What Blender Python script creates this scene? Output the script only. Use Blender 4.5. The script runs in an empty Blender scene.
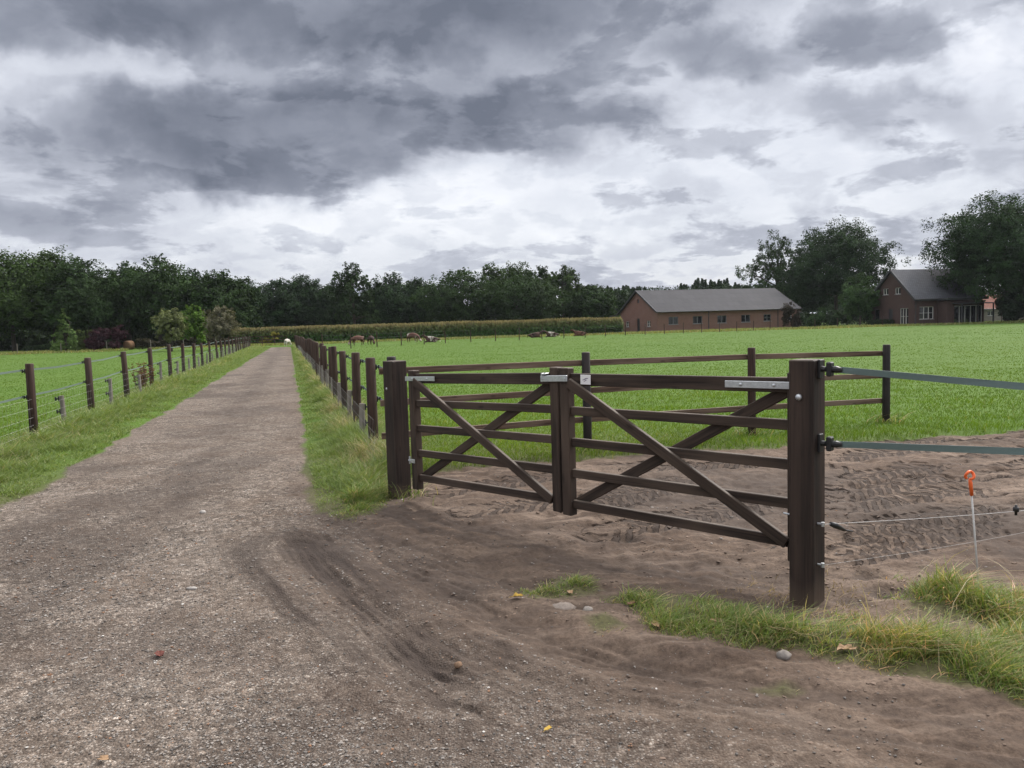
import bpy, math
import numpy as np
from mathutils import Vector, Matrix

PI = math.pi
F_PX, CXP, CYP = 770.0, 512.0, 384.0
CAM_H = 1.6
PITCH = math.atan(59.0 / F_PX)
ROLL = math.radians(1.72)
scene = bpy.context.scene
COL = scene.collection

# ------------------------------------------------------------------ camera
_F = Vector((0, math.cos(PITCH), -math.sin(PITCH)))
_U0 = Vector((0, math.sin(PITCH), math.cos(PITCH)))
_R0 = Vector((1, 0, 0))
_U = _U0 * math.cos(ROLL) + _R0 * math.sin(ROLL)
_R = _R0 * math.cos(ROLL) - _U0 * math.sin(ROLL)


def ray(px, py):
    return _R * ((px - CXP) / F_PX) + _U * (-(py - CYP) / F_PX) + _F


def G(px, py, z=0.0):
    """ground point seen at a pixel of the survey photograph"""
    d = ray(px, py)
    t = (z - CAM_H) / d.z
    return Vector((0, 0, CAM_H)) + d * t


def AT(px, py, y):
    """point on a pixel's ray at the given depth y"""
    d = ray(px, py)
    return Vector((0, 0, CAM_H)) + d * (y / d.y)


def HOR(px):
    return 325.0 - math.tan(ROLL) * (px - CXP)


def FLAT(px, y):
    p = AT(px, HOR(px), y)
    return Vector((p.x, y, 0.0))


cam_data = bpy.data.cameras.new('camera')
cam = bpy.data.objects.new('camera', cam_data)
COL.objects.link(cam)
cam_data.sensor_width = 36.0
cam_data.lens = F_PX / 1024.0 * 36.0
cam_data.clip_start = 0.05
cam_data.clip_end = 9000
m = Matrix.Identity(4)
for i in range(3):
    m[i][0], m[i][1], m[i][2] = _R[i], _U[i], -_F[i]
m[0][3], m[1][3], m[2][3] = 0, 0, CAM_H
cam.matrix_world = m
scene.camera = cam

# ------------------------------------------------------------------ numpy noise
def _hash(ix, iy, seed):
    h = (ix.astype(np.int64) * 374761393 + iy.astype(np.int64) * 668265263 + seed * 1442695041) & 0xffffffff
    h = ((h ^ (h >> 13)) * 1274126177) & 0xffffffff
    h = h ^ (h >> 16)
    return (h & 0xffffff) / float(0xffffff)


def vnoise(x, y, seed=0):
    ix, iy = np.floor(x), np.floor(y)
    fx, fy = x - ix, y - iy
    fx, fy = fx * fx * fx * (fx * (fx * 6 - 15) + 10), fy * fy * fy * (fy * (fy * 6 - 15) + 10)
    a, b = _hash(ix, iy, seed), _hash(ix + 1, iy, seed)
    c, d = _hash(ix, iy + 1, seed), _hash(ix + 1, iy + 1, seed)
    return (a + (b - a) * fx + (c - a) * fy + (a - b - c + d) * fx * fy) * 2 - 1


def fbm(x, y, octaves=4, seed=0, gain=0.5):
    s, amp, tot = 0, 1.0, 0
    for o in range(octaves):
        s = s + vnoise(x * 2 ** o + 13.7 * o, y * 2 ** o - 7.3 * o, seed + o * 17) * amp
        tot += amp
        amp *= gain
    return s / tot


def sstep(a, b, x):
    t = np.clip((x - a) / (b - a), 0, 1)
    return t * t * (3 - 2 * t)


def poly_sd(x, y, poly):
    """signed distance, positive inside"""
    x, y = np.asarray(x, float), np.asarray(y, float)
    d2 = np.full(x.shape, 1e18)
    inside = np.zeros(x.shape, bool)
    n = len(poly)
    for i in range(n):
        ax, ay = poly[i][0], poly[i][1]
        bx, by = poly[(i + 1) % n][0], poly[(i + 1) % n][1]
        ex, ey = bx - ax, by - ay
        t = np.clip(((x - ax) * ex + (y - ay) * ey) / (ex * ex + ey * ey + 1e-12), 0, 1)
        d2 = np.minimum(d2, (x - ax - t * ex) ** 2 + (y - ay - t * ey) ** 2)
        c = (ay > y) != (by > y)
        if by != ay:
            inside ^= c & (x < (bx - ax) * (y - ay) / (by - ay) + ax)
    d = np.sqrt(d2)
    return np.where(inside, d, -d)


def line_uv(x, y, pts):
    """distance from a polyline and the length along it"""
    best = np.full(np.shape(x), 1e9)
    along = np.zeros(np.shape(x))
    side = np.zeros(np.shape(x))
    acc = 0
    for (ax, ay), (bx, by) in zip(pts[:-1], pts[1:]):
        ex, ey = bx - ax, by - ay
        L = math.hypot(ex, ey)
        t = np.clip(((x - ax) * ex + (y - ay) * ey) / (L * L), 0, 1)
        qx, qy = x - ax - t * ex, y - ay - t * ey
        d = np.hypot(qx, qy)
        s = np.sign(qx * ey - qy * ex)
        mk = d < best
        best = np.where(mk, d, best)
        along = np.where(mk, acc + t * L, along)
        side = np.where(mk, d * s, side)
        acc += L
    return side, along


# ------------------------------------------------------------------ object helpers
def tag(o, label=None, cat=None, group=None, kind=None):
    if label:
        o['label'] = label
    if cat:
        o['category'] = cat
    if group:
        o['group'] = group
    if kind:
        o['kind'] = kind
    return o


def empty(name, loc=(0, 0, 0), rz=0.0):
    o = bpy.data.objects.new(name, None)
    o.empty_display_size = 0.2
    COL.objects.link(o)
    o.location = loc
    o.rotation_euler = (0, 0, rz)
    return o


def mesh_np(name, verts, faces, mats, smooth=False, attrs=None, mat_idx=None, parent=None):
    """faces: list of int arrays (N,3) / (N,4)"""
    me = bpy.data.meshes.new(name)
    verts = np.asarray(verts, np.float32)
    me.vertices.add(len(verts))
    me.vertices.foreach_set('co', verts.ravel())
    loops = np.concatenate([f.ravel() for f in faces]).astype(np.int32)
    sizes = np.concatenate([np.full(len(f), f.shape[1], np.int32) for f in faces])
    starts = np.concatenate([[0], np.cumsum(sizes)[:-1]]).astype(np.int32)
    me.loops.add(len(loops))
    me.loops.foreach_set('vertex_index', loops)
    me.polygons.add(len(sizes))
    me.polygons.foreach_set('loop_start', starts)
    me.polygons.foreach_set('loop_total', sizes)
    if mat_idx is not None:
        me.polygons.foreach_set('material_index', np.asarray(mat_idx, np.int32))
    me.polygons.foreach_set('use_smooth', np.full(len(sizes), smooth, bool))
    for mt in (mats if isinstance(mats, (list, tuple)) else [mats]):
        me.materials.append(mt)
    if attrs:
        for k, v in attrs.items():
            v = np.asarray(v, np.float32)
            if v.shape[1] == 4:
                a = me.attributes.new(k, 'FLOAT_COLOR', 'POINT')
                a.data.foreach_set('color', v.ravel())
            else:
                a = me.attributes.new(k, 'FLOAT_VECTOR', 'POINT')
                a.data.foreach_set('vector', v.ravel())
    me.update(calc_edges=True)
    me.validate()
    o = bpy.data.objects.new(name, me)
    COL.objects.link(o)
    if parent:
        o.parent = parent
    return o


_grng = np.random.default_rng(5)


class MB:
    """collects shapes into one mesh; 'gc' is a grain coordinate (x = along the timber)"""

    def __init__(self):
        self.v, self.f, self.g = [], [], []

    def add(self, vs, fs, gs=None):
        b = len(self.v)
        self.v += [tuple(p) for p in vs]
        self.g += [tuple(p) for p in (gs if gs is not None else vs)]
        self.f += [tuple(i + b for i in f) for f in fs]

    def box(self, c, X, Y, Z, hx, hy, hz, ch=0.0):
        """box with half sizes along unit axes; edges chamfered by ch"""
        c, X, Y, Z = Vector(c), Vector(X), Vector(Y), Vector(Z)
        hs = (hx, hy, hz)
        long = max(range(3), key=lambda i: hs[i])
        off = _grng.random(3) * 40
        vs, gs, idx = [], [], {}
        if ch <= 0:
            for sx in (-1, 1):
                for sy in (-1, 1):
                    for sz in (-1, 1):
                        q = (sx * hx, sy * hy, sz * hz)
                        idx[(sx, sy, sz)] = len(vs)
                        vs.append(c + X * q[0] + Y * q[1] + Z * q[2])
                        gs.append((q[long] + off[0], q[(long + 1) % 3] + off[1], q[(long + 2) % 3] + off[2]))
            I = lambda a, b_, d: idx[(a, b_, d)]
            fs = [(I(-1, -1, -1), I(-1, -1, 1), I(-1, 1, 1), I(-1, 1, -1)), (I(1, -1, -1), I(1, 1, -1), I(1, 1, 1), I(1, -1, 1)),
                  (I(-1, -1, -1), I(1, -1, -1), I(1, -1, 1), I(-1, -1, 1)), (I(-1, 1, -1), I(-1, 1, 1), I(1, 1, 1), I(1, 1, -1)),
                  (I(-1, -1, -1), I(-1, 1, -1), I(1, 1, -1), I(1, -1, -1)), (I(-1, -1, 1), I(1, -1, 1), I(1, 1, 1), I(-1, 1, 1))]
            self.add(vs, fs, gs)
            return
        for sx in (-1, 1):
            for sy in (-1, 1):
                for sz in (-1, 1):
                    for ax in range(3):
                        s = (sx, sy, sz)
                        q = [s[i] * (hs[i] - (0 if i == ax else ch)) for i in range(3)]
                        idx[(sx, sy, sz, ax)] = len(vs)
                        vs.append(c + X * q[0] + Y * q[1] + Z * q[2])
                        gs.append((q[long] + off[0], q[(long + 1) % 3] + off[1], q[(long + 2) % 3] + off[2]))
        fs = []
        for ax in range(3):
            o1, o2 = (ax + 1) % 3, (ax + 2) % 3
            for s in (-1, 1):
                loop = []
                for a, b in ((-1, -1), (1, -1), (1, 1), (-1, 1)):
                    k = [0, 0, 0]
                    k[ax], k[o1], k[o2] = s, a, b
                    loop.append(idx[(k[0], k[1], k[2], ax)])
                fs.append(tuple(loop if s > 0 else loop[::-1]))
        for ax in range(3):
            o1, o2 = (ax + 1) % 3, (ax + 2) % 3
            for a in (-1, 1):
                for b in (-1, 1):
                    k0, k1 = [0, 0, 0], [0, 0, 0]
                    k0[ax], k0[o1], k0[o2] = -1, a, b
                    k1[ax], k1[o1], k1[o2] = 1, a, b
                    q = [idx[(*k0, o1)], idx[(*k1, o1)], idx[(*k1, o2)], idx[(*k0, o2)]]
                    fs.append(tuple(q if a * b < 0 else q[::-1]))
        for sx in (-1, 1):
            for sy in (-1, 1):
                for sz in (-1, 1):
                    t = [idx[(sx, sy, sz, a)] for a in range(3)]
                    fs.append(tuple(t if sx * sy * sz > 0 else t[::-1]))
        self.add(vs, fs, gs)

    def beam(self, a, b, side, w, t, ch=0.004):
        """timber from a to b; t = thickness along 'side', w = the other width"""
        a, b = Vector(a), Vector(b)
        X = (b - a).normalized()
        S = Vector(side)
        S = (S - X * S.dot(X)).normalized()
        Z = X.cross(S)
        self.box((a + b) / 2, X, S, Z, (b - a).length / 2, t / 2, w / 2, ch)

    def tube(self, pts, radii, n=8, caps=True, jit=0.0, rng=None):
        pts = [Vector(p) for p in pts]
        if not hasattr(radii, '__len__'):
            radii = [radii] * len(pts)
        off = _grng.random(3) * 40
        vs, gs, fs = [], [], []
        ref, acc = None, 0.0
        for i, p in enumerate(pts):
            d = (pts[min(i + 1, len(pts) - 1)] - pts[max(i - 1, 0)]).normalized()
            if ref is None:
                ref = Vector((0, 0, 1)) if abs(d.z) < 0.9 else Vector((1, 0, 0))
            e1 = (ref - d * ref.dot(d)).normalized()
            e2 = d.cross(e1)
            ref = e1
            if i:
                acc += (p - pts[i - 1]).length
            for k in range(n):
                a = 2 * PI * k / n
                r = radii[i] * (1 + (jit * (rng.random() - .5) if rng is not None else 0))
                vs.append(p + e1 * math.cos(a) * r + e2 * math.sin(a) * r)
                gs.append((acc + off[0], math.cos(a) * r + off[1], math.sin(a) * r + off[2]))
        for i in range(len(pts) - 1):
            for k in range(n):
                k2 = (k + 1) % n
                fs.append((i * n + k, i * n + k2, (i + 1) * n + k2, (i + 1) * n + k))
        if caps:
            fs.append(tuple(range(n))[::-1])
            fs.append(tuple(range((len(pts) - 1) * n, len(pts) * n)))
        self.add(vs, fs, gs)

    def poly(self, pts):
        self.add(pts, [tuple(range(len(pts)))])

    def prism(self, pts, ext):
        """planar outline pushed along ext"""
        pts = [Vector(p) for p in pts]
        ext = Vector(ext)
        n = len(pts)
        nrm = (pts[1] - pts[0]).cross(pts[2] - pts[1])
        if nrm.dot(ext) < 0:
            pts = pts[::-1]
        vs = pts + [p + ext for p in pts]
        fs = [tuple(range(n))[::-1], tuple(range(n, 2 * n))]
        for i in range(n):
            j = (i + 1) % n
            fs.append((i, j, n + j, n + i))
        self.add(vs, fs)

    def build(self, name, mat, parent=None, smooth=False):
        me = bpy.data.meshes.new(name)
        inv = Matrix.Identity(4)
        if parent is not None:
            # world coordinates were given: move them into the root's frame
            inv = ROOT_INV[parent.name]
        me.from_pydata([inv @ Vector(p) for p in self.v], [], self.f)
        a = me.attributes.new('gc', 'FLOAT_VECTOR', 'POINT')
        a.data.foreach_set('vector', np.asarray(self.g, np.float32).ravel())
        me.materials.append(mat)
        if smooth:
            me.polygons.foreach_set('use_smooth', np.ones(len(me.polygons), bool))
        me.update()
        o = bpy.data.objects.new(name, me)
        COL.objects.link(o)
        if parent is not None:
            o.parent = parent
            ROOT_INV[o.name] = inv
        return o


ROOT_INV = {}


def root(name, loc, label, cat, group=None, rz=0.0):
    o = empty(name, loc, rz)
    tag(o, label, cat, group)
    ROOT_INV[o.name] = (Matrix.Translation(Vector(loc)) @ Matrix.Rotation(rz, 4, 'Z')).inverted()
    return o


def single(mb, name, mat, loc, label, cat, group=None, smooth=False):
    """a thing that is one mesh, with its origin at loc"""
    loc = Vector(loc)
    mb.v = [tuple(Vector(p) - loc) for p in mb.v]
    o = mb.build(name, mat, None, smooth)
    o.location = loc
    tag(o, label, cat, group)
    return o


# ------------------------------------------------------------------ materials
class NT:
    def __init__(self, name):
        self.m = bpy.data.materials.new(name)
        self.m.use_nodes = True
        self.t = self.m.node_tree
        self.t.nodes.clear()
        self.out = self.t.nodes.new('ShaderNodeOutputMaterial')

    def n(self, typ, **kw):
        nd = self.t.nodes.new(typ)
        ins = kw.pop('ins', {})
        for k, v in kw.items():
            setattr(nd, k, v)
        for k, v in ins.items():
            if isinstance(v, bpy.types.NodeSocket):
                self.t.links.new(v, nd.inputs[k])
            else:
                nd.inputs[k].default_value = v
        return nd

    def link(self, a, b):
        self.t.links.new(a, b)

    def math(self, op, a, b=None, clamp=False):
        nd = self.n('ShaderNodeMath', operation=op, use_clamp=clamp)
        for i, v in enumerate((a, b)):
            if v is None:
                continue
            if isinstance(v, bpy.types.NodeSocket):
                self.link(v, nd.inputs[i])
            else:
                nd.inputs[i].default_value = v
        return nd.outputs[0]

    def ramp(self, fac, stops, interp='LINEAR'):
        nd = self.n('ShaderNodeValToRGB')
        cr = nd.color_ramp
        cr.interpolation = interp
        while len(cr.elements) < len(stops):
            cr.elements.new(0.5)
        for e, (p, c) in zip(cr.elements, stops):
            e.position = p
            e.color = (c[0], c[1], c[2], 1) if hasattr(c, '__len__') else (c, c, c, 1)
        self.link(fac, nd.inputs[0])
        return nd.outputs[0]

    def mix(self, fac, a, b, blend='MIX'):
        nd = self.n('ShaderNodeMix', data_type='RGBA', blend_type=blend)
        for sock, v in ((nd.inputs[0], fac), (nd.inputs[6], a), (nd.inputs[7], b)):
            if isinstance(v, bpy.types.NodeSocket):
                self.link(v, sock)
            elif hasattr(v, '__len__'):
                sock.default_value = (v[0], v[1], v[2], 1)
            else:
                sock.default_value = v
        return nd.outputs[2]

    def noise(self, vec, scale, detail=4, rough=0.55, w=None):
        nd = self.n('ShaderNodeTexNoise', ins={'Scale': scale, 'Detail': detail, 'Roughness': rough})
        if vec is not None:
            self.link(vec, nd.inputs['Vector'])
        return nd.outputs['Fac']

    def bsdf(self, color, rough=0.8, metallic=0.0, spec=0.3, normal=None):
        b = self.n('ShaderNodeBsdfPrincipled')
        for k, v in (('Base Color', color), ('Roughness', rough), ('Metallic', metallic), ('Specular IOR Level', spec), ('Normal', normal)):
            if v is None:
                continue
            if isinstance(v, bpy.types.NodeSocket):
                self.link(v, b.inputs[k])
            elif hasattr(v, '__len__'):
                b.inputs[k].default_value = (v[0], v[1], v[2], 1)
            else:
                b.inputs[k].default_value = v
        return b

    def bump(self, h, strength=0.5, dist=0.01):
        nd = self.n('ShaderNodeBump', ins={'Strength': strength, 'Distance': dist})
        self.link(h, nd.inputs['Height'])
        return nd.outputs[0]

    def done(self, shader):
        self.link(shader, self.out.inputs['Surface'])
        return self.m


def attr(t, name, kind='Vector'):
    nd = t.n('ShaderNodeAttribute', attribute_name=name)
    return nd.outputs[kind]


def mat_wood(name, c_dark, c_light, worn=(0.16, 0.13, 0.11), worn_amt=0.3, rough=0.72, knots=True):
    t = NT(name)
    g = attr(t, 'gc')
    mp = t.n('ShaderNodeMapping', ins={'Vector': g, 'Scale': (1.6, 42, 42)})
    fine = t.noise(mp.outputs[0], 1.0, 5, 0.6)
    mp2 = t.n('ShaderNodeMapping', ins={'Vector': g, 'Scale': (1.2, 6, 6)})
    big = t.noise(mp2.outputs[0], 1.0, 3, 0.5)
    c = t.ramp(fine, [(0.36, c_dark), (0.64, c_light)])
    mp4 = t.n('ShaderNodeMapping', ins={'Vector': g, 'Scale': (0.5, 110, 110)})
    crack = t.noise(mp4.outputs[0], 1.0, 2, 0.5)
    c = t.mix(t.ramp(crack, [(0.30, 0.85), (0.37, 0.0)]), c, tuple(x * 0.35 for x in c_dark))
    c = t.mix(t.ramp(big, [(0.42, 0.0), (0.75, worn_amt)]), c, worn)
    if knots:
        vo = t.n('ShaderNodeTexVoronoi', ins={'Scale': 1.0})
        mp3 = t.n('ShaderNodeMapping', ins={'Vector': g, 'Scale': (3.2, 9, 9)})
        t.link(mp3.outputs[0], vo.inputs['Vector'])
        k = t.ramp(vo.outputs['Distance'], [(0.05, 1.0), (0.16, 0.0)])
        c = t.mix(t.math('MULTIPLY', k, 0.55), c, tuple(x * 0.4 for x in c_dark))
    h = t.math('ADD', fine, t.math('MULTIPLY', big, 0.4))
    geo = t.n('ShaderNodeNewGeometry')
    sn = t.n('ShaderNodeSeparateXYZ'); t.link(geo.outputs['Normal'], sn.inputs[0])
    sp_ = t.n('ShaderNodeSeparateXYZ'); t.link(geo.outputs['Position'], sp_.inputs[0])
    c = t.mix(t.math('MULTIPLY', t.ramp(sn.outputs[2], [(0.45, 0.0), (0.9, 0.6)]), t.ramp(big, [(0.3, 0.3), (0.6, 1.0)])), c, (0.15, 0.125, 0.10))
    spl = t.math('SUBTRACT', 0.30, t.math('ADD', sp_.outputs[2], t.math('MULTIPLY', big, 0.35)))
    c = t.mix(t.ramp(spl, [(0.0, 0.0), (0.16, 0.6)]), c, (0.13, 0.095, 0.07))
    nrm = t.bump(h, 0.55, 0.004)
    r = t.math('ADD', t.math('MULTIPLY', fine, 0.2), rough - 0.1)
    return t.done(t.bsdf(c, r, 0, 0.28, nrm).outputs[0])


def mat_plain(name, col, rough=0.6, metallic=0.0, var=0.2, scale=30, spec=0.4, bump=0.1):
    t = NT(name)
    co = t.n('ShaderNodeTexCoord').outputs['Object']
    nz = t.noise(co, scale, 4, 0.6)
    c = t.ramp(nz, [(0.25, tuple(x * (1 - var) for x in col)), (0.8, tuple(min(1, x * (1 + var)) for x in col))])
    nrm = t.bump(nz, bump, 0.002)
    return t.done(t.bsdf(c, rough, metallic, spec, nrm).outputs[0])


def mat_leaf(name, trans=0.35, rough=0.6, spec=0.25):
    """leaf / blade colour comes from the per-face colour attribute"""
    t = NT(name)
    c = attr(t, 'col', 'Color')
    d = t.bsdf(c, rough, 0, spec)
    tr = t.n('ShaderNodeBsdfTranslucent')
    c2 = t.mix(1.0, c, (1.25, 1.2, 0.55), 'MULTIPLY')
    t.link(c2, tr.inputs['Color'])
    mx = t.n('ShaderNodeMixShader', ins={0: trans})
    t.link(d.outputs[0], mx.inputs[1])
    t.link(tr.outputs[0], mx.inputs[2])
    return t.done(mx.outputs[0])


def mat_bricks(name, c1, c2, mortar):
    t = NT(name)
    g = attr(t, 'gc')
    br = t.n('ShaderNodeTexBrick', ins={'Color1': (*c1, 1), 'Color2': (*c2, 1), 'Mortar': (*mortar, 1), 'Scale': 1.0, 'Mortar Size': 0.008,
                                        'Brick Width': 0.22, 'Row Height': 0.065, 'Bias': -0.1})
    t.link(g, br.inputs['Vector'])
    nz = t.noise(g, 0.9, 5, 0.6)
    c = t.mix(t.ramp(nz, [(0.3, 0.0), (0.8, 0.5)]), br.outputs['Color'], tuple(x * 0.62 for x in c1))
    return t.done(t.bsdf(c, 0.88, 0, 0.2, t.bump(br.outputs['Fac'], -0.4, 0.01)).outputs[0])


def mat_tiles(name, col, sx=0.3, sy=0.34):
    t = NT(name)
    g = attr(t, 'gc')
    br = t.n('ShaderNodeTexBrick', ins={'Color1': (*col, 1), 'Color2': (*[x * 1.25 for x in col], 1), 'Mortar': (*[x * 0.45 for x in col], 1), 'Scale': 1.0,
                                        'Mortar Size': 0.02, 'Brick Width': sx, 'Row Height': sy})
    t.link(g, br.inputs['Vector'])
    nz = t.noise(g, 0.5, 5, 0.6)
    c = t.mix(t.ramp(nz, [(0.35, 0.0), (0.8, 0.45)]), br.outputs['Color'], tuple(x * 1.4 for x in col))
    return t.done(t.bsdf(c, 0.85, 0, 0.2, t.bump(br.outputs['Fac'], -0.5, 0.02)).outputs[0])


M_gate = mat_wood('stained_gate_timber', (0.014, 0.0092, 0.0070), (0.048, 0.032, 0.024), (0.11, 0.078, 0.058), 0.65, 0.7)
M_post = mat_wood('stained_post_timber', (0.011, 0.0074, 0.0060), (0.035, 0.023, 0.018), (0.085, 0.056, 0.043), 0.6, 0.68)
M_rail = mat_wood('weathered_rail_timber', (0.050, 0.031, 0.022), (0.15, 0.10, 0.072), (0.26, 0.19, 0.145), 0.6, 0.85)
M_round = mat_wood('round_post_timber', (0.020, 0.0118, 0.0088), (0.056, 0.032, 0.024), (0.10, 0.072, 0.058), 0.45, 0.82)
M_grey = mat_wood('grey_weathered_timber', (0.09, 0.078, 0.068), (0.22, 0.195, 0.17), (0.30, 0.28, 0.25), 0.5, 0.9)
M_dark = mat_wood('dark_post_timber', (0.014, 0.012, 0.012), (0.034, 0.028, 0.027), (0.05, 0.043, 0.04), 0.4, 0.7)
M_bark = mat_wood('bark', (0.025, 0.020, 0.015), (0.07, 0.058, 0.045), (0.11, 0.10, 0.08), 0.4, 0.95, False)
M_galv = mat_plain('galvanised_steel', (0.50, 0.52, 0.54), 0.42, 0.75, 0.18, 60)
M_black = mat_plain('black_plastic', (0.015, 0.016, 0.017), 0.45)
M_tape = None
M_white = mat_plain('white_plate', (0.72, 0.71, 0.72), 0.4, 0, 0.05, 80)
M_mark = mat_plain('grey_print', (0.16, 0.14, 0.20), 0.5)
M_wire = mat_plain('wire', (0.30, 0.29, 0.28), 0.6, 0.3)
M_whitewire = mat_plain('white_cord', (0.46, 0.45, 0.44), 0.6)
M_orange = mat_plain('orange_plastic', (0.80, 0.14, 0.035), 0.42, 0, 0.1)
M_leaf = mat_leaf('tree_leaf', 0.16, 0.8, 0.08)
M_blade = mat_leaf('grass_blade', 0.36, 0.5)
M_brick = mat_bricks('barn_brick', (0.205, 0.096, 0.073), (0.16, 0.076, 0.058), (0.20, 0.17, 0.15))
M_brick2 = mat_bricks('house_brick', (0.080, 0.044, 0.039), (0.062, 0.035, 0.032), (0.085, 0.072, 0.066))
M_tile = mat_tiles('barn_roof_sheet', (0.038, 0.038, 0.042), 1.05, 1.4)
M_tile2 = mat_tiles('house_roof_tile', (0.066, 0.069, 0.080))
M_redtile = mat_tiles('red_roof_tile', (0.15, 0.062, 0.045))
M_trim = mat_plain('dark_trim', (0.03, 0.03, 0.034), 0.5)
M_glass = mat_plain('window_glass', (0.012, 0.014, 0.017), 0.08, 0, 0.1, 2, 0.6)
M_whitefr = mat_plain('white_frame', (0.62, 0.60, 0.57), 0.5)
M_leadgrey = mat_plain('grey_fascia', (0.20, 0.20, 0.21), 0.5)


def make_tape_mat():
    t = NT('green_grey_webbing')
    g = attr(t, 'gc')
    w = t.n('ShaderNodeTexWave', wave_type='BANDS', bands_direction='Y', ins={'Scale': 90.0, 'Distortion': 0.4})
    t.link(g, w.inputs['Vector'])
    nz = t.noise(g, 60, 3)
    c = t.ramp(w.outputs['Fac'], [(0.2, (0.050, 0.095, 0.088)), (0.9, (0.15, 0.21, 0.20))])
    c = t.mix(t.math('MULTIPLY', nz, 0.4), c, (0.17, 0.20, 0.20))
    return t.done(t.bsdf(c, 0.5, 0, 0.4).outputs[0])


M_tape = make_tape_mat()
M_lefttape = mat_plain('pale_webbing', (0.115, 0.155, 0.135), 0.5, 0, 0.2, 40)

# ------------------------------------------------------------------ layout of the ground
def P2(*pts):
    return [tuple(G(px, py).xy) for px, py in pts]


def road_left(y):
    return -2.86 - 0.276 * y


def road_right(y):
    return 0.17 - 0.287 * y


SOIL = P2((326, 512), (352, 512), (392, 500), (425, 474), (470, 466), (520, 462), (575, 460), (640, 456), (720, 450), (800, 445), (900, 438), (1024, 431),
          (1220, 424)) + [(12.0, 7.0), (9.0, 3.0), (6.0, 0.4), (2.0, -3.0), (-6.0, -3.0)] + P2((-250, 700), (0, 560))
VERGE_NEAR = P2((596, 592), (650, 590), (720, 606), (780, 622), (850, 622), (905, 640), (960, 648), (1000, 632), (930, 612), (908, 597), (915, 584),
                (955, 584), (985, 596), (1040, 590), (1300, 605), (1300, 745), (1040, 706), (985, 688), (930, 676), (870, 664), (800, 657), (740, 650), (690, 636), (640, 622))
TUFT_SMALL = P2((528, 588), (560, 578), (592, 577), (604, 588), (570, 596), (535, 598))
TUFT_SMALL2 = P2((588, 622), (606, 616), (622, 626), (600, 632))
TUFT_GATE = P2((338, 500), (352, 488), (384, 486), (390, 498), (372, 512), (345, 514))
TUFT_LOW = P2((755, 684), (785, 681), (802, 689), (775, 692))
TUFT_EDGE = P2((330, 506), (360, 504), (380, 508), (352, 519), (330, 517))


def grass_amount(x, y):
    """1 on grass, 0 on bare ground; with ragged edges"""
    n = fbm(x * 1.6, y * 1.6, 4, 3)
    rl, rr = road_left(y), road_right(y)
    on_road = np.minimum(x - rl, rr - x) + n * 0.16
    cut = sstep(86, 80, y)
    on_road = np.where(y > 0, on_road * 1.0, 1.0) - (1 - cut) * 9
    soil = poly_sd(x, y, SOIL) + n * 0.22
    bare = np.maximum(on_road, soil)
    g = -bare
    g = np.maximum(g, poly_sd(x, y, VERGE_NEAR) + n * 0.16 - 0.02)
    for T in (TUFT_SMALL, TUFT_SMALL2, TUFT_GATE, TUFT_LOW, TUFT_EDGE):
        g = np.maximum(g, poly_sd(x, y, T) + n * 0.08 - 0.01)
    return g


GRAV_LINE = P2((318, 500), (318, 540), (330, 590), (420, 650), (470, 705), (600, 745), (760, 790)) + [(1.2, 0.5), (0.5, -3)]
GRAV_POLY = GRAV_LINE + [(-8, -3), (-30, 90), (-26.5, 90)] + [(float(road_right(y)), y) for y in (60.0, 30.0, 15.0, 10.0)]

# wheel marks: (polyline, half width, tread depth, pitch)
TRACKS = [
    (P2((828, 446), (930, 440), (1060, 432)), 0.22, 0.035, 0.12),
    (P2((836, 495), (930, 478), (1024, 468), (1130, 452)), 0.22, 0.040, 0.12),
    (P2((832, 545), (920, 533), (1024, 511), (1130, 494)), 0.2, 0.035, 0.11),
    (P2((832, 482), (900, 470), (960, 461), (1024, 452), (1150, 436)), 0.26, 0.052, 0.133),
    (P2((826, 459), (900, 450), (1024, 439), (1150, 428)), 0.24, 0.045, 0.133),
    (P2((836, 556), (900, 543), (960, 530), (1024, 519), (1180, 495)), 0.24, 0.050, 0.101),
    (P2((840, 507), (900, 498), (980, 489), (1100, 472)), 0.24, 0.045, 0.117),
    (P2((590, 505), (650, 490), (720, 473), (790, 463)), 0.27, 0.038, 0.117),
    (P2((440, 492), (520, 480), (620, 468), (720, 458)), 0.25, 0.034, 0.117),
    (P2((600, 530), (680, 520), (780, 500), (830, 495)), 0.25, 0.036, 0.117),
    (P2((640, 470), (760, 461), (826, 470), (900, 480), (1024, 473)), 0.22, 0.040, 0.125),
    (P2((834, 532), (920, 522), (1024, 500), (1100, 488)), 0.22, 0.042, 0.109),
    (P2((470, 510), (560, 500), (640, 505)), 0.24, 0.030, 0.117),
]
PITS = [(G(627, 538), 0.13, 0.06), (G(866, 575), 0.10, 0.06), (G(880, 590), 0.12, 0.04), (G(850, 600), 0.10, 0.03), (G(575, 606), 0.10, 0.04)]
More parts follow.
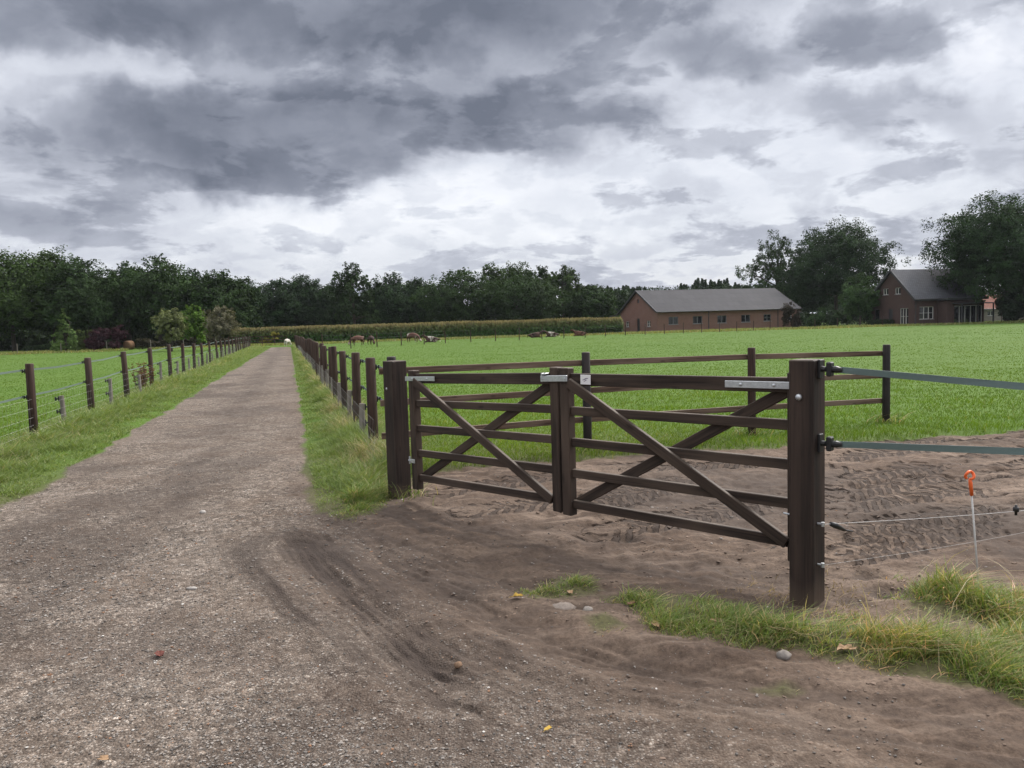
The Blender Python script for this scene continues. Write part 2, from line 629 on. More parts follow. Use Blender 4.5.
RUTS = [
    (P2((368, 512), (430, 530), (520, 548)), 0.55, 0.010, 0.85),
    (P2((540, 562), (640, 572), (760, 588)), 0.34, 0.012, 0.75),
    (P2((420, 560), (480, 575), (560, 590)), 0.30, 0.012, 0.7),
    (P2((290, 545), (345, 600), (430, 650), (530, 700)), 0.46, 0.014, 1.1),
    (P2((470, 590), (400, 560), (350, 530)), 0.35, 0.010, 0.7),
    (P2((296, 545), (335, 585), (400, 628), (470, 672), (540, 705), (640, 735)), 0.17, 0.032, 0.9),
    (P2((300, 560), (350, 612), (400, 655), (450, 690)), 0.14, 0.024, 0.75),
    (P2((385, 560), (440, 590), (510, 622), (600, 650), (760, 690)), 0.13, 0.03, 0.6),
    (P2((330, 525), (420, 560), (520, 580), (620, 600)), 0.15, 0.022, 0.4),
    (P2((560, 648), (700, 676), (860, 706), (1040, 738)), 0.12, 0.025, 0.5),
    (P2((620, 690), (760, 715), (1040, 768)), 0.12, 0.02, 0.45),
]


def ground_height(x, y, full=False):
    ga = grass_amount(x, y)
    r = np.hypot(x, y)
    near = sstep(40, 22, r)
    h = 0.05 * fbm(x * 0.13, y * 0.13, 3, 40) * sstep(4, 30, r)
    gr = sstep(-0.05, 0.25, ga)
    h = h + gr * (0.03 + 0.025 * fbm(x * 2.2, y * 2.2, 3, 9)) * near
    gravel = sstep(-0.95, 0.75, poly_sd(x, y, GRAV_POLY) + 0.45 * fbm(x * 1.3, y * 1.3, 5, 21)) * (1 - gr)
    soil = (1 - gravel) * (1 - gr)
    h = h + gravel * near * (0.010 * fbm(x * 3, y * 3, 3, 31) + 0.006 * fbm(x * 22, y * 22, 3, 33))
    lum = fbm(x * 3.2, y * 3.2, 5, 51, 0.55)
    foot = np.maximum(0, fbm(x * 5.5 + 3, y * 5.5, 2, 57)) ** 1.5
    padd = soil * sstep(4.2, 5.6, y - 0.02 * x + 0.28 * x * 0)
    h = h + soil * near * (0.022 * lum + 0.016 * fbm(x * 12, y * 12, 4, 55) - 0.018 * foot) + padd * near * (0.004 * lum - 0.022 * foot)
    dark = np.zeros_like(h)
    TI, TA, TS = np.zeros_like(h), np.zeros_like(h), np.zeros_like(h)
    wig = 0.05 * fbm(x * 0.7, y * 0.7, 2, 77)
    for pts, hw, dep, pit in TRACKS:
        s, a = line_uv(x, y, pts)
        s = s + wig
        hw = hw * 1.15
        inb = sstep(hw * (1 + 0.25 * fbm(a * 3, s * 0, 2, 87)), hw * 0.7, np.abs(s)) * (0.15 + 0.85 * sstep(-0.30, 0.25, fbm(a * 1.6, s * 3.0, 4, 88)))
        up_ = inb > TI
        TI, TA, TS = np.where(up_, inb, TI), np.where(up_, a / pit, TA), np.where(up_, s / hw, TS)
        ph = (a + 1.3 * np.abs(s) + 0.03 * fbm(a * 2, s * 4, 2, 20)) / pit * 2 * PI + np.where(s > 0, PI, 0)
        tread = sstep(-0.25, 0.15, np.sin(ph) + 0.5 * fbm(x * 9, y * 9, 2, 19))
        h = h + 0.5 * (inb * (0.5 * tread * dep - dep) + 0.025 * np.exp(-((np.abs(s) - hw - 0.07) / 0.07) ** 2)) * (1 - gr)
        dark = np.maximum(dark, inb * 0.22)
    for pts, hw, dep, dk in RUTS:
        s, a = line_uv(x, y, pts)
        s = s + wig * 1.3
        fade = 0.45 + 0.55 * sstep(-0.4, 0.3, fbm(a * 0.9, s * 1.1, 3, 99))
        streak = 0.75 + 0.9 * fbm(s * 15, a * 0.9, 4, 44)
        g_ = np.exp(-(s / (hw * 1.25)) ** 2) * fade * np.clip(streak, 0.15, 1.3)
        grooves = 0.006 * np.sin(s * 85 + 3 * fbm(x * 1.5, y * 1.5, 2, 66)) * (0.4 + fbm(x * 6, y * 6, 2, 67))
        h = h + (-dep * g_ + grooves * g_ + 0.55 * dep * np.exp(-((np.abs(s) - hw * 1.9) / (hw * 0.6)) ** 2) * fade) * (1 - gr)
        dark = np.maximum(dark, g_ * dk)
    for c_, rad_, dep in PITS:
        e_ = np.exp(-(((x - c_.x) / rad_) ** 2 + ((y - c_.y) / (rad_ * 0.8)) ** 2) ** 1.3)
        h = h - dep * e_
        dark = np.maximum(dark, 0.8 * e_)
    mid = 0.5 * (road_left(y) + road_right(y))
    strip = np.exp(-((x - mid - 0.05 + 0.15 * fbm(x * .8, y * .8, 2, 15)) / 0.42) ** 2) * sstep(4.5, 8, y)
    dark = np.maximum(dark, gravel * 0.66 * strip * (0.6 + 0.8 * fbm(x * 2.5, y * 1.2, 4, 16)))
    brown = sstep(0.02, 0.40, fbm(x * 0.55 + 2, y * 0.55, 4, 17))
    dark = np.maximum(dark, gravel * 0.55 * brown)
    damp = sstep(0.0, 0.4, fbm(x * 0.45 + 7, y * 0.45, 4, 18))
    dark = np.maximum(dark, soil * 0.65 * damp * (0.25 + 0.75 * sstep(3.0, 4.4, y)))
    if full == 2:
        return h, ga, gravel * (1 - gr), soil, dark, TI, TA, TS
    if full:
        return h, ga, gravel * (1 - gr), soil, dark
    return h


def gz(x, y):
    return float(ground_height(np.array([float(x)]), np.array([float(y)]))[0])


def on_ground(p):
    return Vector((p[0], p[1], gz(p[0], p[1])))


# ------------------------------------------------------------------ ground material
def make_ground_mat():
    t = NT('ground_surface')
    co = t.n('ShaderNodeTexCoord').outputs['Object']
    a = t.n('ShaderNodeAttribute', attribute_name='mask')
    sep = t.n('ShaderNodeSeparateColor')
    t.link(a.outputs['Color'], sep.inputs[0])
    gravel, grass, dark = sep.outputs[0], sep.outputs[1], sep.outputs[2]
    n1 = t.noise(co, 0.7, 6, 0.6)
    n2 = t.noise(co, 5.0, 6, 0.62)
    n3 = t.noise(co, 45.0, 5, 0.65)
    n4 = t.noise(co, 140.0, 3, 0.7)
    # gravel: stones of two sizes in sandy fines, with brown worn patches
    vo = t.n('ShaderNodeTexVoronoi', ins={'Scale': 90.0, 'Randomness': 1.0})
    t.link(co, vo.inputs['Vector'])
    st = t.n('ShaderNodeSeparateColor')
    t.link(vo.outputs['Color'], st.inputs[0])
    stone = t.ramp(st.outputs[0], [(0.0, (0.040, 0.033, 0.028)), (0.4, (0.116, 0.098, 0.085)), (0.75, (0.210, 0.184, 0.163)), (0.96, (0.40, 0.37, 0.335))])
    n5 = t.noise(co, 16.0, 6, 0.75)
    fines = t.ramp(n3, [(0.28, (0.050, 0.039, 0.031)), (0.72, (0.178, 0.145, 0.120))])
    fines = t.mix(t.ramp(n5, [(0.44, 0.75), (0.56, 0.0)]), fines, (0.052, 0.039, 0.030))
    fines = t.mix(t.ramp(n5, [(0.56, 0.0), (0.70, 0.6)]), fines, (0.24, 0.20, 0.162))
    sel = t.math('MULTIPLY', t.ramp(n2, [(0.3, 0.3), (0.62, 1.0)]), t.ramp(vo.outputs['Distance'], [(0.35, 1.0), (0.75, 0.15)]))
    cg = t.mix(sel, fines, stone)
    vo2 = t.n('ShaderNodeTexVoronoi', ins={'Scale': 27.0, 'Randomness': 1.0})
    t.link(co, vo2.inputs['Vector'])
    s2 = t.n('ShaderNodeSeparateColor')
    t.link(vo2.outputs['Color'], s2.inputs[0])
    cg = t.mix(1.0, cg, t.ramp(s2.outputs[0], [(0.0, (0.55, 0.54, 0.53)), (0.6, (1.0, 1.0, 1.0)), (0.85, (1.12, 1.12, 1.12)), (0.97, (1.4, 1.4, 1.4))]), 'MULTIPLY')
    cg = t.mix(1.0, cg, t.ramp(t.noise(co, 4.0, 6, 0.7), [(0.35, (0.72, 0.71, 0.70)), (0.65, (1.16, 1.16, 1.16))]), 'MULTIPLY')
    npat = t.noise(co, 1.7, 5, 0.6)
    cg = t.mix(t.ramp(npat, [(0.44, 0.0), (0.66, 0.75)]), cg, t.mix(0.6, cg, (0.075, 0.052, 0.037)))
    cg = t.mix(t.ramp(n1, [(0.42, 0.0), (0.7, 0.55)]), cg, t.mix(0.5, cg, (0.20, 0.172, 0.15)))
    # soil
    cs = t.ramp(n2, [(0.25, (0.037, 0.025, 0.017)), (0.5, (0.075, 0.051, 0.037)), (0.78, (0.141, 0.102, 0.075))])
    cs = t.mix(t.ramp(n5, [(0.42, 0.6), (0.54, 0.0)]), cs, (0.040, 0.028, 0.021))
    cs = t.mix(t.ramp(n1, [(0.38, 0.0), (0.66, 0.8)]), cs, t.mix(0.7, cs, (0.215, 0.165, 0.130)))
    cs = t.mix(t.math('MULTIPLY', t.ramp(n3, [(0.35, 1.0), (0.6, 0.0)]), 0.7), cs, (0.040, 0.028, 0.021))
    cs = t.mix(t.math('MULTIPLY', t.ramp(n4, [(0.52, 0.0), (0.75, 1.0)]), 0.30), cs, (0.22, 0.175, 0.145))
    sm = t.n('ShaderNodeMapping', ins={'Vector': co, 'Rotation': (0, 0, math.radians(52)), 'Scale': (1.1, 9.0, 1.0)})
    stk = t.noise(sm.outputs[0], 1.0, 6, 0.62)
    cs = t.mix(t.ramp(stk, [(0.36, 0.75), (0.50, 0.0)]), cs, (0.048, 0.034, 0.026))
    cs = t.mix(t.ramp(stk, [(0.54, 0.0), (0.68, 0.55)]), cs, (0.215, 0.168, 0.135))
    # grass floor: soil and old stems close by, closed sward further off
    gn = t.noise(co, 0.35, 5, 0.6)
    far = a.outputs['Alpha']
    cgr0 = t.ramp(n3, [(0.3, (0.048, 0.044, 0.022)), (0.75, (0.100, 0.096, 0.042))])
    cgr1 = t.ramp(n3, [(0.3, (0.046, 0.092, 0.008)), (0.75, (0.072, 0.132, 0.013))])
    cgr1 = t.mix(t.ramp(gn, [(0.38, 0.0), (0.68, 0.65)]), cgr1, (0.074, 0.128, 0.018))
    cgr = t.mix(far, cgr0, cgr1)
    cg = t.mix(1.0, cg, (1.20, 1.17, 1.13), 'MULTIPLY')
    cs = t.mix(1.0, cs, (1.12, 1.09, 1.05), 'MULTIPLY')
    c = t.mix(gravel, cs, cg)
    # tyre tread: lugs in two rows, set against each other
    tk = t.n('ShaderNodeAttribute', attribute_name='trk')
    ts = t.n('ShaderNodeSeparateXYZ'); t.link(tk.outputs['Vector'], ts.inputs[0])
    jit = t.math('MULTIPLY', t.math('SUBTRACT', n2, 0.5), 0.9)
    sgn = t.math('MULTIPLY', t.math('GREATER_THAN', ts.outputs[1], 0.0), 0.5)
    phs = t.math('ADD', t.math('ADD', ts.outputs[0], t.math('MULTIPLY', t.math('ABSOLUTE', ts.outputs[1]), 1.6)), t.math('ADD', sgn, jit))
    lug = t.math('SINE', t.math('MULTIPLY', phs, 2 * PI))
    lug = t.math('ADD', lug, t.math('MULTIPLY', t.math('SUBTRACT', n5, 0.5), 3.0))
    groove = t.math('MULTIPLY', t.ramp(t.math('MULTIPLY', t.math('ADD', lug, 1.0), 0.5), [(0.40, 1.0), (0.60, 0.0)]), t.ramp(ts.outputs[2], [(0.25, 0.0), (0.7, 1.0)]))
    c = t.mix(t.math('MULTIPLY', groove, 0.85), c, (0.038, 0.027, 0.021))  # shade between the lugs painted into the soil colour
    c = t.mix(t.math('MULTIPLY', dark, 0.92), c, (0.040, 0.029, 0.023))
    c = t.mix(t.ramp(grass, [(0.25, 0.0), (0.75, 1.0)]), c, cgr)
    h = t.math('ADD', t.math('MULTIPLY', n3, 0.6), t.math('MULTIPLY', n4, 0.12))
    h = t.math('ADD', h, t.math('MULTIPLY', t.math('MULTIPLY', t.math('SUBTRACT', 0.6, vo.outputs['Distance']), gravel), 1.1))
    nrm0 = t.n('ShaderNodeBump', ins={'Strength': 0.9, 'Distance': 0.045})
    t.link(t.math('SUBTRACT', 1.0, groove), nrm0.inputs['Height'])
    nb = t.n('ShaderNodeBump', ins={'Strength': 0.8, 'Distance': 0.012, 'Normal': nrm0.outputs[0]})
    t.link(h, nb.inputs['Height'])
    nrm = nb.outputs[0]
    r = t.math('SUBTRACT', 0.95, t.math('MULTIPLY', dark, 0.12))
    return t.done(t.bsdf(c, r, 0, 0.22, nrm).outputs[0])


M_ground = make_ground_mat()

# ------------------------------------------------------------------ ground mesh: one conforming sheet, split by what covers it
def build_ground():
    rr = [0.25, 0.7, 1.2, 1.6, 1.9, 2.1]
    r = 2.25
    while r < 4200:
        rr.append(r)
        if r < 13:
            r *= 1.0042
        elif r < 40:
            r *= 1.009
        elif r < 130:
            r *= 1.02
        else:
            r *= 1.16
    rr = np.array(rr)
    fine = np.radians(np.arange(-46, 46.001, 0.115))
    rest = np.radians(np.arange(50, 310.001, 5.0))
    th = np.concatenate([fine, rest])
    T, Rr = np.meshgrid(th, rr)
    x, y = (Rr * np.sin(T)).ravel(), (Rr * np.cos(T)).ravel()
    h, ga, gravel, soil, dark, TI, TA, TS = ground_height(x, y, 2)
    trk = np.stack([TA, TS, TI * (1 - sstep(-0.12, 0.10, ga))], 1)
    nr, nt = len(rr), len(th)
    verts = np.stack([x, y, h], 1)
    grass = sstep(-0.12, 0.10, ga)
    mask = np.stack([np.clip(gravel + 0.0, 0, 1), grass, dark, sstep(7.5, 13, Rr.ravel())], 1)
    i, j = np.meshgrid(np.arange(nr - 1), np.arange(nt), indexing='ij')
    j2 = (j + 1) % nt
    q = np.stack([i * nt + j, (i + 1) * nt + j, (i + 1) * nt + j2, i * nt + j2], -1).reshape(-1, 4)[:, ::-1]
    gq, vq = grass[q].mean(1), gravel[q].mean(1)
    cls = np.where(gq > 0.5, 0, np.where(vq > 0.5, 1, 2))
    cap = np.arange(nt)
    for k, nm, lab in ((0, 'ground', 'flat green pasture ground spreading to the horizon'), (1, 'gravel_road', 'grey gravel farm road running away between two fences'),
                       (2, 'bare_soil', 'churned brown bare soil around the double gate')):
        f = q[cls == k]
        used, invx = np.unique(f, return_inverse=True)
        f2 = invx.reshape(f.shape)
        vv, mm, tt = verts[used], mask[used], trk[used]
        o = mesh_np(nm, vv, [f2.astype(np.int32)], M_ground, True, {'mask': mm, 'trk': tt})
        tag(o, lab, nm.replace('_', ' '), None, 'structure')


build_ground()

# ------------------------------------------------------------------ grass blades
def blades(name, x, y, hgt, wid, lean, cols, label, mat, seg=2, wind=(0.25, -0.1), z=None, spread=1.0):
    n = len(x)
    rng = np.random.default_rng(len(name) * 7 + n)
    if z is None:
        z = ground_height(x, y) - 0.01
    a = rng.uniform(0, 2 * PI, n)
    ux, uy = np.cos(a), np.sin(a)                # blade width direction
    la = rng.uniform(0, 2 * PI, n)
    lx, ly = np.cos(la) * lean * spread + wind[0] * lean, np.sin(la) * lean * spread + wind[1] * lean
    rows = []
    col_rows = []
    for s in range(seg + 1):
        f = s / seg
        cx = x + lx * hgt * f ** 1.8
        cy = y + ly * hgt * f ** 1.8
        cz = z + hgt * f * (1 - 0.28 * lean * f)
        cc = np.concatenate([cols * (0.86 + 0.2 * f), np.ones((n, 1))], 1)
        if s < seg:
            w = wid * (1 - 0.55 * f) * 0.5
            rows += [np.stack([cx - ux * w, cy - uy * w, cz], 1), np.stack([cx + ux * w, cy + uy * w, cz], 1)]
            col_rows += [cc, cc]
        else:
            rows.append(np.stack([cx, cy, cz], 1))
            col_rows.append(cc)
    k = 2 * seg + 1
    V = np.stack(rows, 1).reshape(-1, 3)
    C = np.stack(col_rows, 1).reshape(-1, 4)
    b = (np.arange(n) * k)[:, None]
    quads = [b + np.array([[2 * s, 2 * s + 1, 2 * s + 3, 2 * s + 2]]) for s in range(seg - 1)]
    tri = b + np.array([[2 * seg - 2, 2 * seg - 1, 2 * seg]])
    faces = ([np.concatenate(quads).astype(np.int32)] if quads else []) + [tri.astype(np.int32)]
    o = mesh_np(name, V, faces, mat, True, {'col': C})
    tag(o, label, 'grass', None, 'stuff')
    return o


def gcol(rng, n, base, alt, k=0.5, straw=0.0, strawc=(0.30, 0.24, 0.12)):
    t = rng.random((n, 1)) ** 1.3 * k * 2
    t = np.clip(t, 0, 1)
    c = np.array(base) * (1 - t) + np.array(alt) * t
    if straw > 0:
        s = (rng.random((n, 1)) < straw)
        c = np.where(s, np.array(strawc) * rng.uniform(0.7, 1.25, (n, 1)), c)
    return c * rng.uniform(0.75, 1.25, (n, 1))


def build_grass():
    rng = np.random.default_rng(11)
    # pasture: blades get sparser and broader with distance
    n = 560000
    r = 6.5 * np.exp(rng.random(n) ** 1.25 * math.log(100 / 6.5))
    th = np.radians(rng.uniform(-40, 40, n))
    x, y = r * np.sin(th), r * np.cos(th)
    ga = grass_amount(x, y)
    fl = -4.0 - 0.293 * y
    fr = 1.02 - 0.29 * y
    right = (x > fr + 0.25) & (y > 7.0)
    left = x < fl - 0.1
    keep = (ga > rng.uniform(-0.04, 0.10, n)) & (right | left | (y > 78))
    x, y, r = x[keep], y[keep], r[keep]
    n = len(x)
    cl = fbm(x * 0.9, y * 0.9, 4, 5)
    big = fbm(x * 0.16, y * 0.16, 3, 6)
    edge = np.exp(-np.maximum(grass_amount(x, y), 0) / 0.5) * (y < 14)
    hgt = (0.060 + 0.05 * np.maximum(cl, 0) + 0.045 * edge) * rng.uniform(0.6, 1.35, n) * np.clip(16 / r, 0.55, 1.0)
    wid = 0.0052 * (r / 7.0) ** 0.95
    c = gcol(rng, n, (0.088, 0.160, 0.012), (0.138, 0.222, 0.024), 0.5, 0.04, (0.26, 0.25, 0.10))
    c = c * (1 + 0.22 * cl[:, None])
    k_ = np.clip((r - 8) / 22, 0, 0.90)[:, None]
    c = c * (1 - k_) + np.array([[0.078, 0.152, 0.010]]) * (1 + 0.14 * cl[:, None]) * k_
    c = c * (1 + np.array([[0.35, 0.10, 0.3]]) * np.maximum(big, 0)[:, None])
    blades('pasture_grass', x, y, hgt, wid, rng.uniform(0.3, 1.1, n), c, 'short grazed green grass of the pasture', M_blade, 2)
    # verge: long grass along both fences and the road
    n = 300000
    yv = np.exp(rng.uniform(math.log(6.0), math.log(85), n))
    s = rng.random(n)
    sidel = rng.random(n) < 0.52
    xl0, xl1 = road_left(yv), -4.0 - 0.293 * yv - 0.55
    xr0, xr1 = road_right(yv), 1.04 - 0.291 * yv + 0.35
    x = np.where(sidel, xl0 + (xl1 - xl0) * s, xr0 + (xr1 - xr0) * s)
    y = yv
    ga = grass_amount(x, y)
    clump = fbm(x * 2.4, y * 2.4, 3, 61)
    keep = (ga > rng.uniform(-0.05, 0.10, n)) & (clump > rng.uniform(-1.2, 0.12, n)) & ((x > -30))
    x, y, s, sidel, clump, ga = x[keep], y[keep], s[keep], sidel[keep], clump[keep], ga[keep]
    n = len(x)
    d = np.hypot(x, y)
    tall = np.where(sidel, np.exp(-((s - 0.55) / 0.30) ** 2), np.exp(-((s - 0.70) / 0.34) ** 2))
    short = sstep(0.0, 0.45, ga)
    hgt = (0.06 + np.where(sidel, 0.19, 0.27) * tall * short) * (0.75 + 0.9 * np.maximum(clump, -0.3)) * rng.uniform(0.55, 1.4, n)
    wid = 0.0050 * np.clip(d / 7, 0.9, 9) ** 0.9
    strawp = np.where(sidel, 0.22, 0.60) * tall * np.clip(0.5 + 1.8 * fbm(x * 1.1, y * 1.1, 3, 81), 0.0, 1.5)
    c = gcol(rng, n, (0.098, 0.165, 0.034), (0.235, 0.290, 0.115), 0.5)
    stw = (rng.random(n) < strawp)[:, None]
    c = np.where(stw, np.array([[0.40, 0.36, 0.22]]) * rng.uniform(0.6, 1.2, (n, 1)), c)
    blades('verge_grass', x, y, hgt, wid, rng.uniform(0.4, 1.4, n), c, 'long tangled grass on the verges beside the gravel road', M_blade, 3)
    # near tufts
    polys = [(VERGE_NEAR, 124000, 1.0), (TUFT_SMALL, 3600, 0.5), (TUFT_SMALL2, 1400, 0.5), (TUFT_GATE, 9000, 1.0), (TUFT_LOW, 700, 0.3), (TUFT_EDGE, 3000, 0.5)]
    X, Y, Hs, Cs = [], [], [], []
    for poly, cnt, hs in polys:
        pa = np.array(poly)
        lo, hi = pa.min(0) - 0.1, pa.max(0) + 0.1
        hi = np.minimum(hi, (5.8, 9))
        px, py = rng.uniform(lo[0], hi[0], cnt), rng.uniform(lo[1], hi[1], cnt)
        sd = poly_sd(px, py, poly) + 0.16 * hs * fbm(px * 1.6, py * 1.6, 4, 3) + 0.13 * hs * fbm(px * 4, py * 4, 3, 8)
        cl = fbm(px * 4.5, py * 4.5, 3, 71)
        k = (sd > rng.uniform(-0.05, 0.13 * hs, cnt)) & (cl > rng.uniform(-0.5, 0.34, cnt))
        px, py, sd, cl = px[k], py[k], sd[k], cl[k]
        X.append(px), Y.append(py)
        patch = fbm(px * 1.1 + 4, py * 1.1, 3, 73)
        Hs.append((0.045 + 0.125 * sstep(-0.02, 0.26, sd)) * (0.35 + 0.65 * hs) * (0.8 + 0.8 * np.maximum(cl, -0.2)) * rng.uniform(0.5, 1.3, len(px)))
        c = gcol(rng, len(px), (0.100, 0.172, 0.034), (0.255, 0.310, 0.105), 0.5, 0.22, (0.38, 0.32, 0.18))
        dry = (rng.random(len(px)) < np.clip(0.1 + 1.1 * patch, 0, 0.7))[:, None]
        c = np.where(dry, c * np.array([[1.55, 1.12, 1.25]]), c)
        Cs.append(c)
    feet = [(*G(886, 424).xy, 90), (*G(752, 437.5).xy, 90), (*G(588, 453.5).xy, 90), (*G(400, 497).xy, 130)]
    feet += [(-4.0 - 0.293 * (11.85 + 3.64 * i), 11.85 + 3.64 * i, 90) for i in range(9)]
    feet += [(1.04 - 0.291 * (9.65 + 2.08 * i), 9.65 + 2.08 * i, 70) for i in range(9)]
    for fx, fy, k in feet:
        a_, q_ = rng.uniform(0, 2 * PI, k), 0.05 + np.abs(rng.normal(0, 0.13, k))
        X.append(fx + np.cos(a_) * q_), Y.append(fy + np.sin(a_) * q_), Hs.append(rng.uniform(0.07, 0.24, k))
        Cs.append(gcol(rng, k, (0.095, 0.165, 0.034), (0.20, 0.25, 0.09), 0.5, 0.25, (0.38, 0.32, 0.18)))
    for _ in range(1):                               # tall dry stalks, and straw round the near post's foot
        k = 420
        sx, sy_ = rng.uniform(1.2, 4.6, k), rng.uniform(2.9, 5.6, k)
        ok = poly_sd(sx, sy_, VERGE_NEAR) > -0.08
        sx, sy_ = sx[ok], sy_[ok]
        X.append(sx), Y.append(sy_), Hs.append(rng.uniform(0.16, 0.34, len(sx)))
        Cs.append(np.array([[0.42, 0.36, 0.22]]) * rng.uniform(0.6, 1.1, (len(sx), 1)))
        k = 500
        a_, q_ = rng.uniform(0, 2 * PI, k), 0.10 + np.abs(rng.normal(0, 0.22, k))
        pc = G(812, 602)
        X.append(pc.x + np.cos(a_) * q_ * 1.3), Y.append(pc.y + np.sin(a_) * q_), Hs.append(rng.uniform(0.02, 0.06, k))
        Cs.append(np.array([[0.34, 0.26, 0.16]]) * rng.uniform(0.5, 1.1, (k, 1)))
    X, Y, Hs, Cs = np.concatenate(X), np.concatenate(Y), np.concatenate(Hs), np.concatenate(Cs)
    d = np.hypot(X, Y)
    n = len(X)
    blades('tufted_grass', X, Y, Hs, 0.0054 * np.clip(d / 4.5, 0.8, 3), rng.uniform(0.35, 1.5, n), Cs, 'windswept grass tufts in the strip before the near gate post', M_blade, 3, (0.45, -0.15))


build_grass()

# ------------------------------------------------------------------ gravel stones and clods
def pebbles(name, x, y, size, cols, label, cat, mat, flat=0.6, sink=0.3):
    n = len(x)
    rng = np.random.default_rng(n)
    base = np.array([[1, 0, 0], [0, 1, 0], [-1, 0, 0], [0, -1, 0], [.6, .6, .75], [-.6, .6, .75], [-.6, -.6, .75], [.6, -.6, .75], [0, 0, -0.6]], float)
    V = base[None] * size[:, None, None] * rng.uniform(0.65, 1.3, (n, 9, 3))
    V[:, :, 2] *= flat
    a = rng.uniform(0, 2 * PI, n)
    ca, sa = np.cos(a)[:, None], np.sin(a)[:, None]
    st = rng.uniform(0.7, 1.5, (n, 1))
    vx, vy = V[:, :, 0] * st, V[:, :, 1]
    z = ground_height(x, y)
    V2 = np.stack([x[:, None] + vx * ca - vy * sa, y[:, None] + vx * sa + vy * ca, z[:, None] + V[:, :, 2] + (size * flat * (0.6 - sink))[:, None]], 2)
    b = (np.arange(n) * 9)[:, None]
    tr = np.array([[0, 1, 4], [1, 5, 4], [1, 2, 5], [2, 6, 5], [2, 3, 6], [3, 7, 6], [3, 0, 7], [0, 4, 7], [8, 1, 0], [8, 2, 1], [8, 3, 2], [8, 0, 3]])
    T = (b[:, None, :] + tr[None]).reshape(-1, 3)
    Q = b + np.array([[4, 5, 6, 7]])
    C = np.concatenate([np.repeat(cols, 9, 0), np.ones((n * 9, 1))], 1)
    o = mesh_np(name, V2.reshape(-1, 3), [T.astype(np.int32), Q.astype(np.int32)], mat, False, {'col': C})
    tag(o, label, cat, None, 'stuff')


def make_stone_mat(name, rough=0.85):
    t = NT(name)
    co = t.n('ShaderNodeTexCoord').outputs['Object']
    c = attr(t, 'col', 'Color')
    nz = t.noise(co, 160, 3)
    c2 = t.mix(t.ramp(nz, [(0.35, 0.0), (0.7, 0.25)]), c, (0.09, 0.075, 0.065))
    return t.done(t.bsdf(c2, rough, 0, 0.25).outputs[0])


M_stone = make_stone_mat('gravel_stone')
M_clod = make_stone_mat('soil_clod', 0.95)


def build_stones():
    rng = np.random.default_rng(21)
    n = 200000
    r = np.exp(rng.uniform(math.log(2.2), math.log(17), n))
    th = np.radians(rng.uniform(-40, 40, n))
    x, y = r * np.sin(th), r * np.cos(th)
    h, ga, gv, so, dk = ground_height(x, y, True)
    patch = fbm(x * 1.1, y * 1.1, 4, 23)
    p = (gv * np.clip(0.40 + 1.1 * patch, 0.05, 1) + so * 0.035) * sstep(14, 5, r)
    keep = (rng.random(n) < p) & (ga < 0.02) & (dk < 0.75)
    x, y, r = x[keep], y[keep], r[keep]
    n = len(x)
    size = (0.0022 + 0.0060 * rng.random(n) ** 3.5) * np.clip(r / 4.5, 0.85, 1.3)
    g = 0.055 + 0.20 * rng.random((n, 1)) ** 1.4
    c = g * np.array([[1.15, 1.04, 0.94]])
    wh = (rng.random(n) < 0.010)[:, None]
    c = np.where(wh, np.array([[0.50, 0.48, 0.45]]) * rng.uniform(0.7, 1.1, (n, 1)), c)
    br = (rng.random(n) < 0.05)[:, None]
    c = np.where(br, np.array([[0.22, 0.12, 0.07]]) * rng.uniform(0.6, 1.2, (n, 1)), c)
    pebbles('gravel', x, y, size, c, 'loose grey gravel stones on the road', 'gravel', M_stone)
    n = 30000
    r = np.exp(rng.uniform(math.log(2.4), math.log(9.0), n))
    th = np.radians(rng.uniform(-26, 40, n))
    x, y = r * np.sin(th), r * np.cos(th)
    h, ga, gv, so, dk = ground_height(x, y, True)
    patch = fbm(x * 1.7, y * 1.7, 4, 43)
    keep = (rng.random(n) < so * np.clip(0.3 + 1.1 * patch, 0.02, 1) * sstep(9, 4, r)) & (ga < 0.05)
    x, y, r = x[keep], y[keep], r[keep]
    n = len(x)
    size = (0.0028 + 0.011 * rng.random(n) ** 5) * np.clip(r / 5.0, 0.8, 1.3)
    c = rng.uniform(0.7, 1.6, (n, 1)) * np.array([[0.115, 0.083, 0.063]])
    pebbles('soil_crumbs', x, y, size, c, 'loose brown soil crumbs on the bare ground', 'soil crumbs', M_clod, 0.6, 0.75)


build_stones()

# ------------------------------------------------------------------ gate, posts
Zv = Vector((0, 0, 1))
NP = G(807, 600)
FP = G(400, 497)
GD = (Vector((NP.x - FP.x, NP.y - FP.y, 0))).normalized()      # along the gate, towards the near post
GN = Vector((GD.y, -GD.x, 0))                                   # towards the road side
if GN.dot(Vector((0, -1, 0))) < 0:
    GN = -GN


def bolt(mb, c, axis, r=0.012, h=0.008):
    axis = Vector(axis)
    mb.tube([Vector(c), Vector(c) + axis * h * 0.6, Vector(c) + axis * h], [r, r * 0.92, r * 0.35], 10)


def insulator(mb, p, out, along, k=1.0):
    """screw-in tape insulator sticking out of a post"""
    p, out, along = Vector(p), Vector(out).normalized(), Vector(along).normalized()
    mb.box(p + out * 0.006, out, along, Zv, 0.008, 0.020 * k, 0.045 * k, 0.004)
    mb.tube([p + out * 0.006, p + out * 0.03 * k, p + out * 0.05 * k], [0.016 * k, 0.013 * k, 0.018 * k], 8)
    mb.box(p + out * 0.052 * k, out, along, Zv, 0.012 * k, 0.020 * k, 0.034 * k, 0.005 * k)


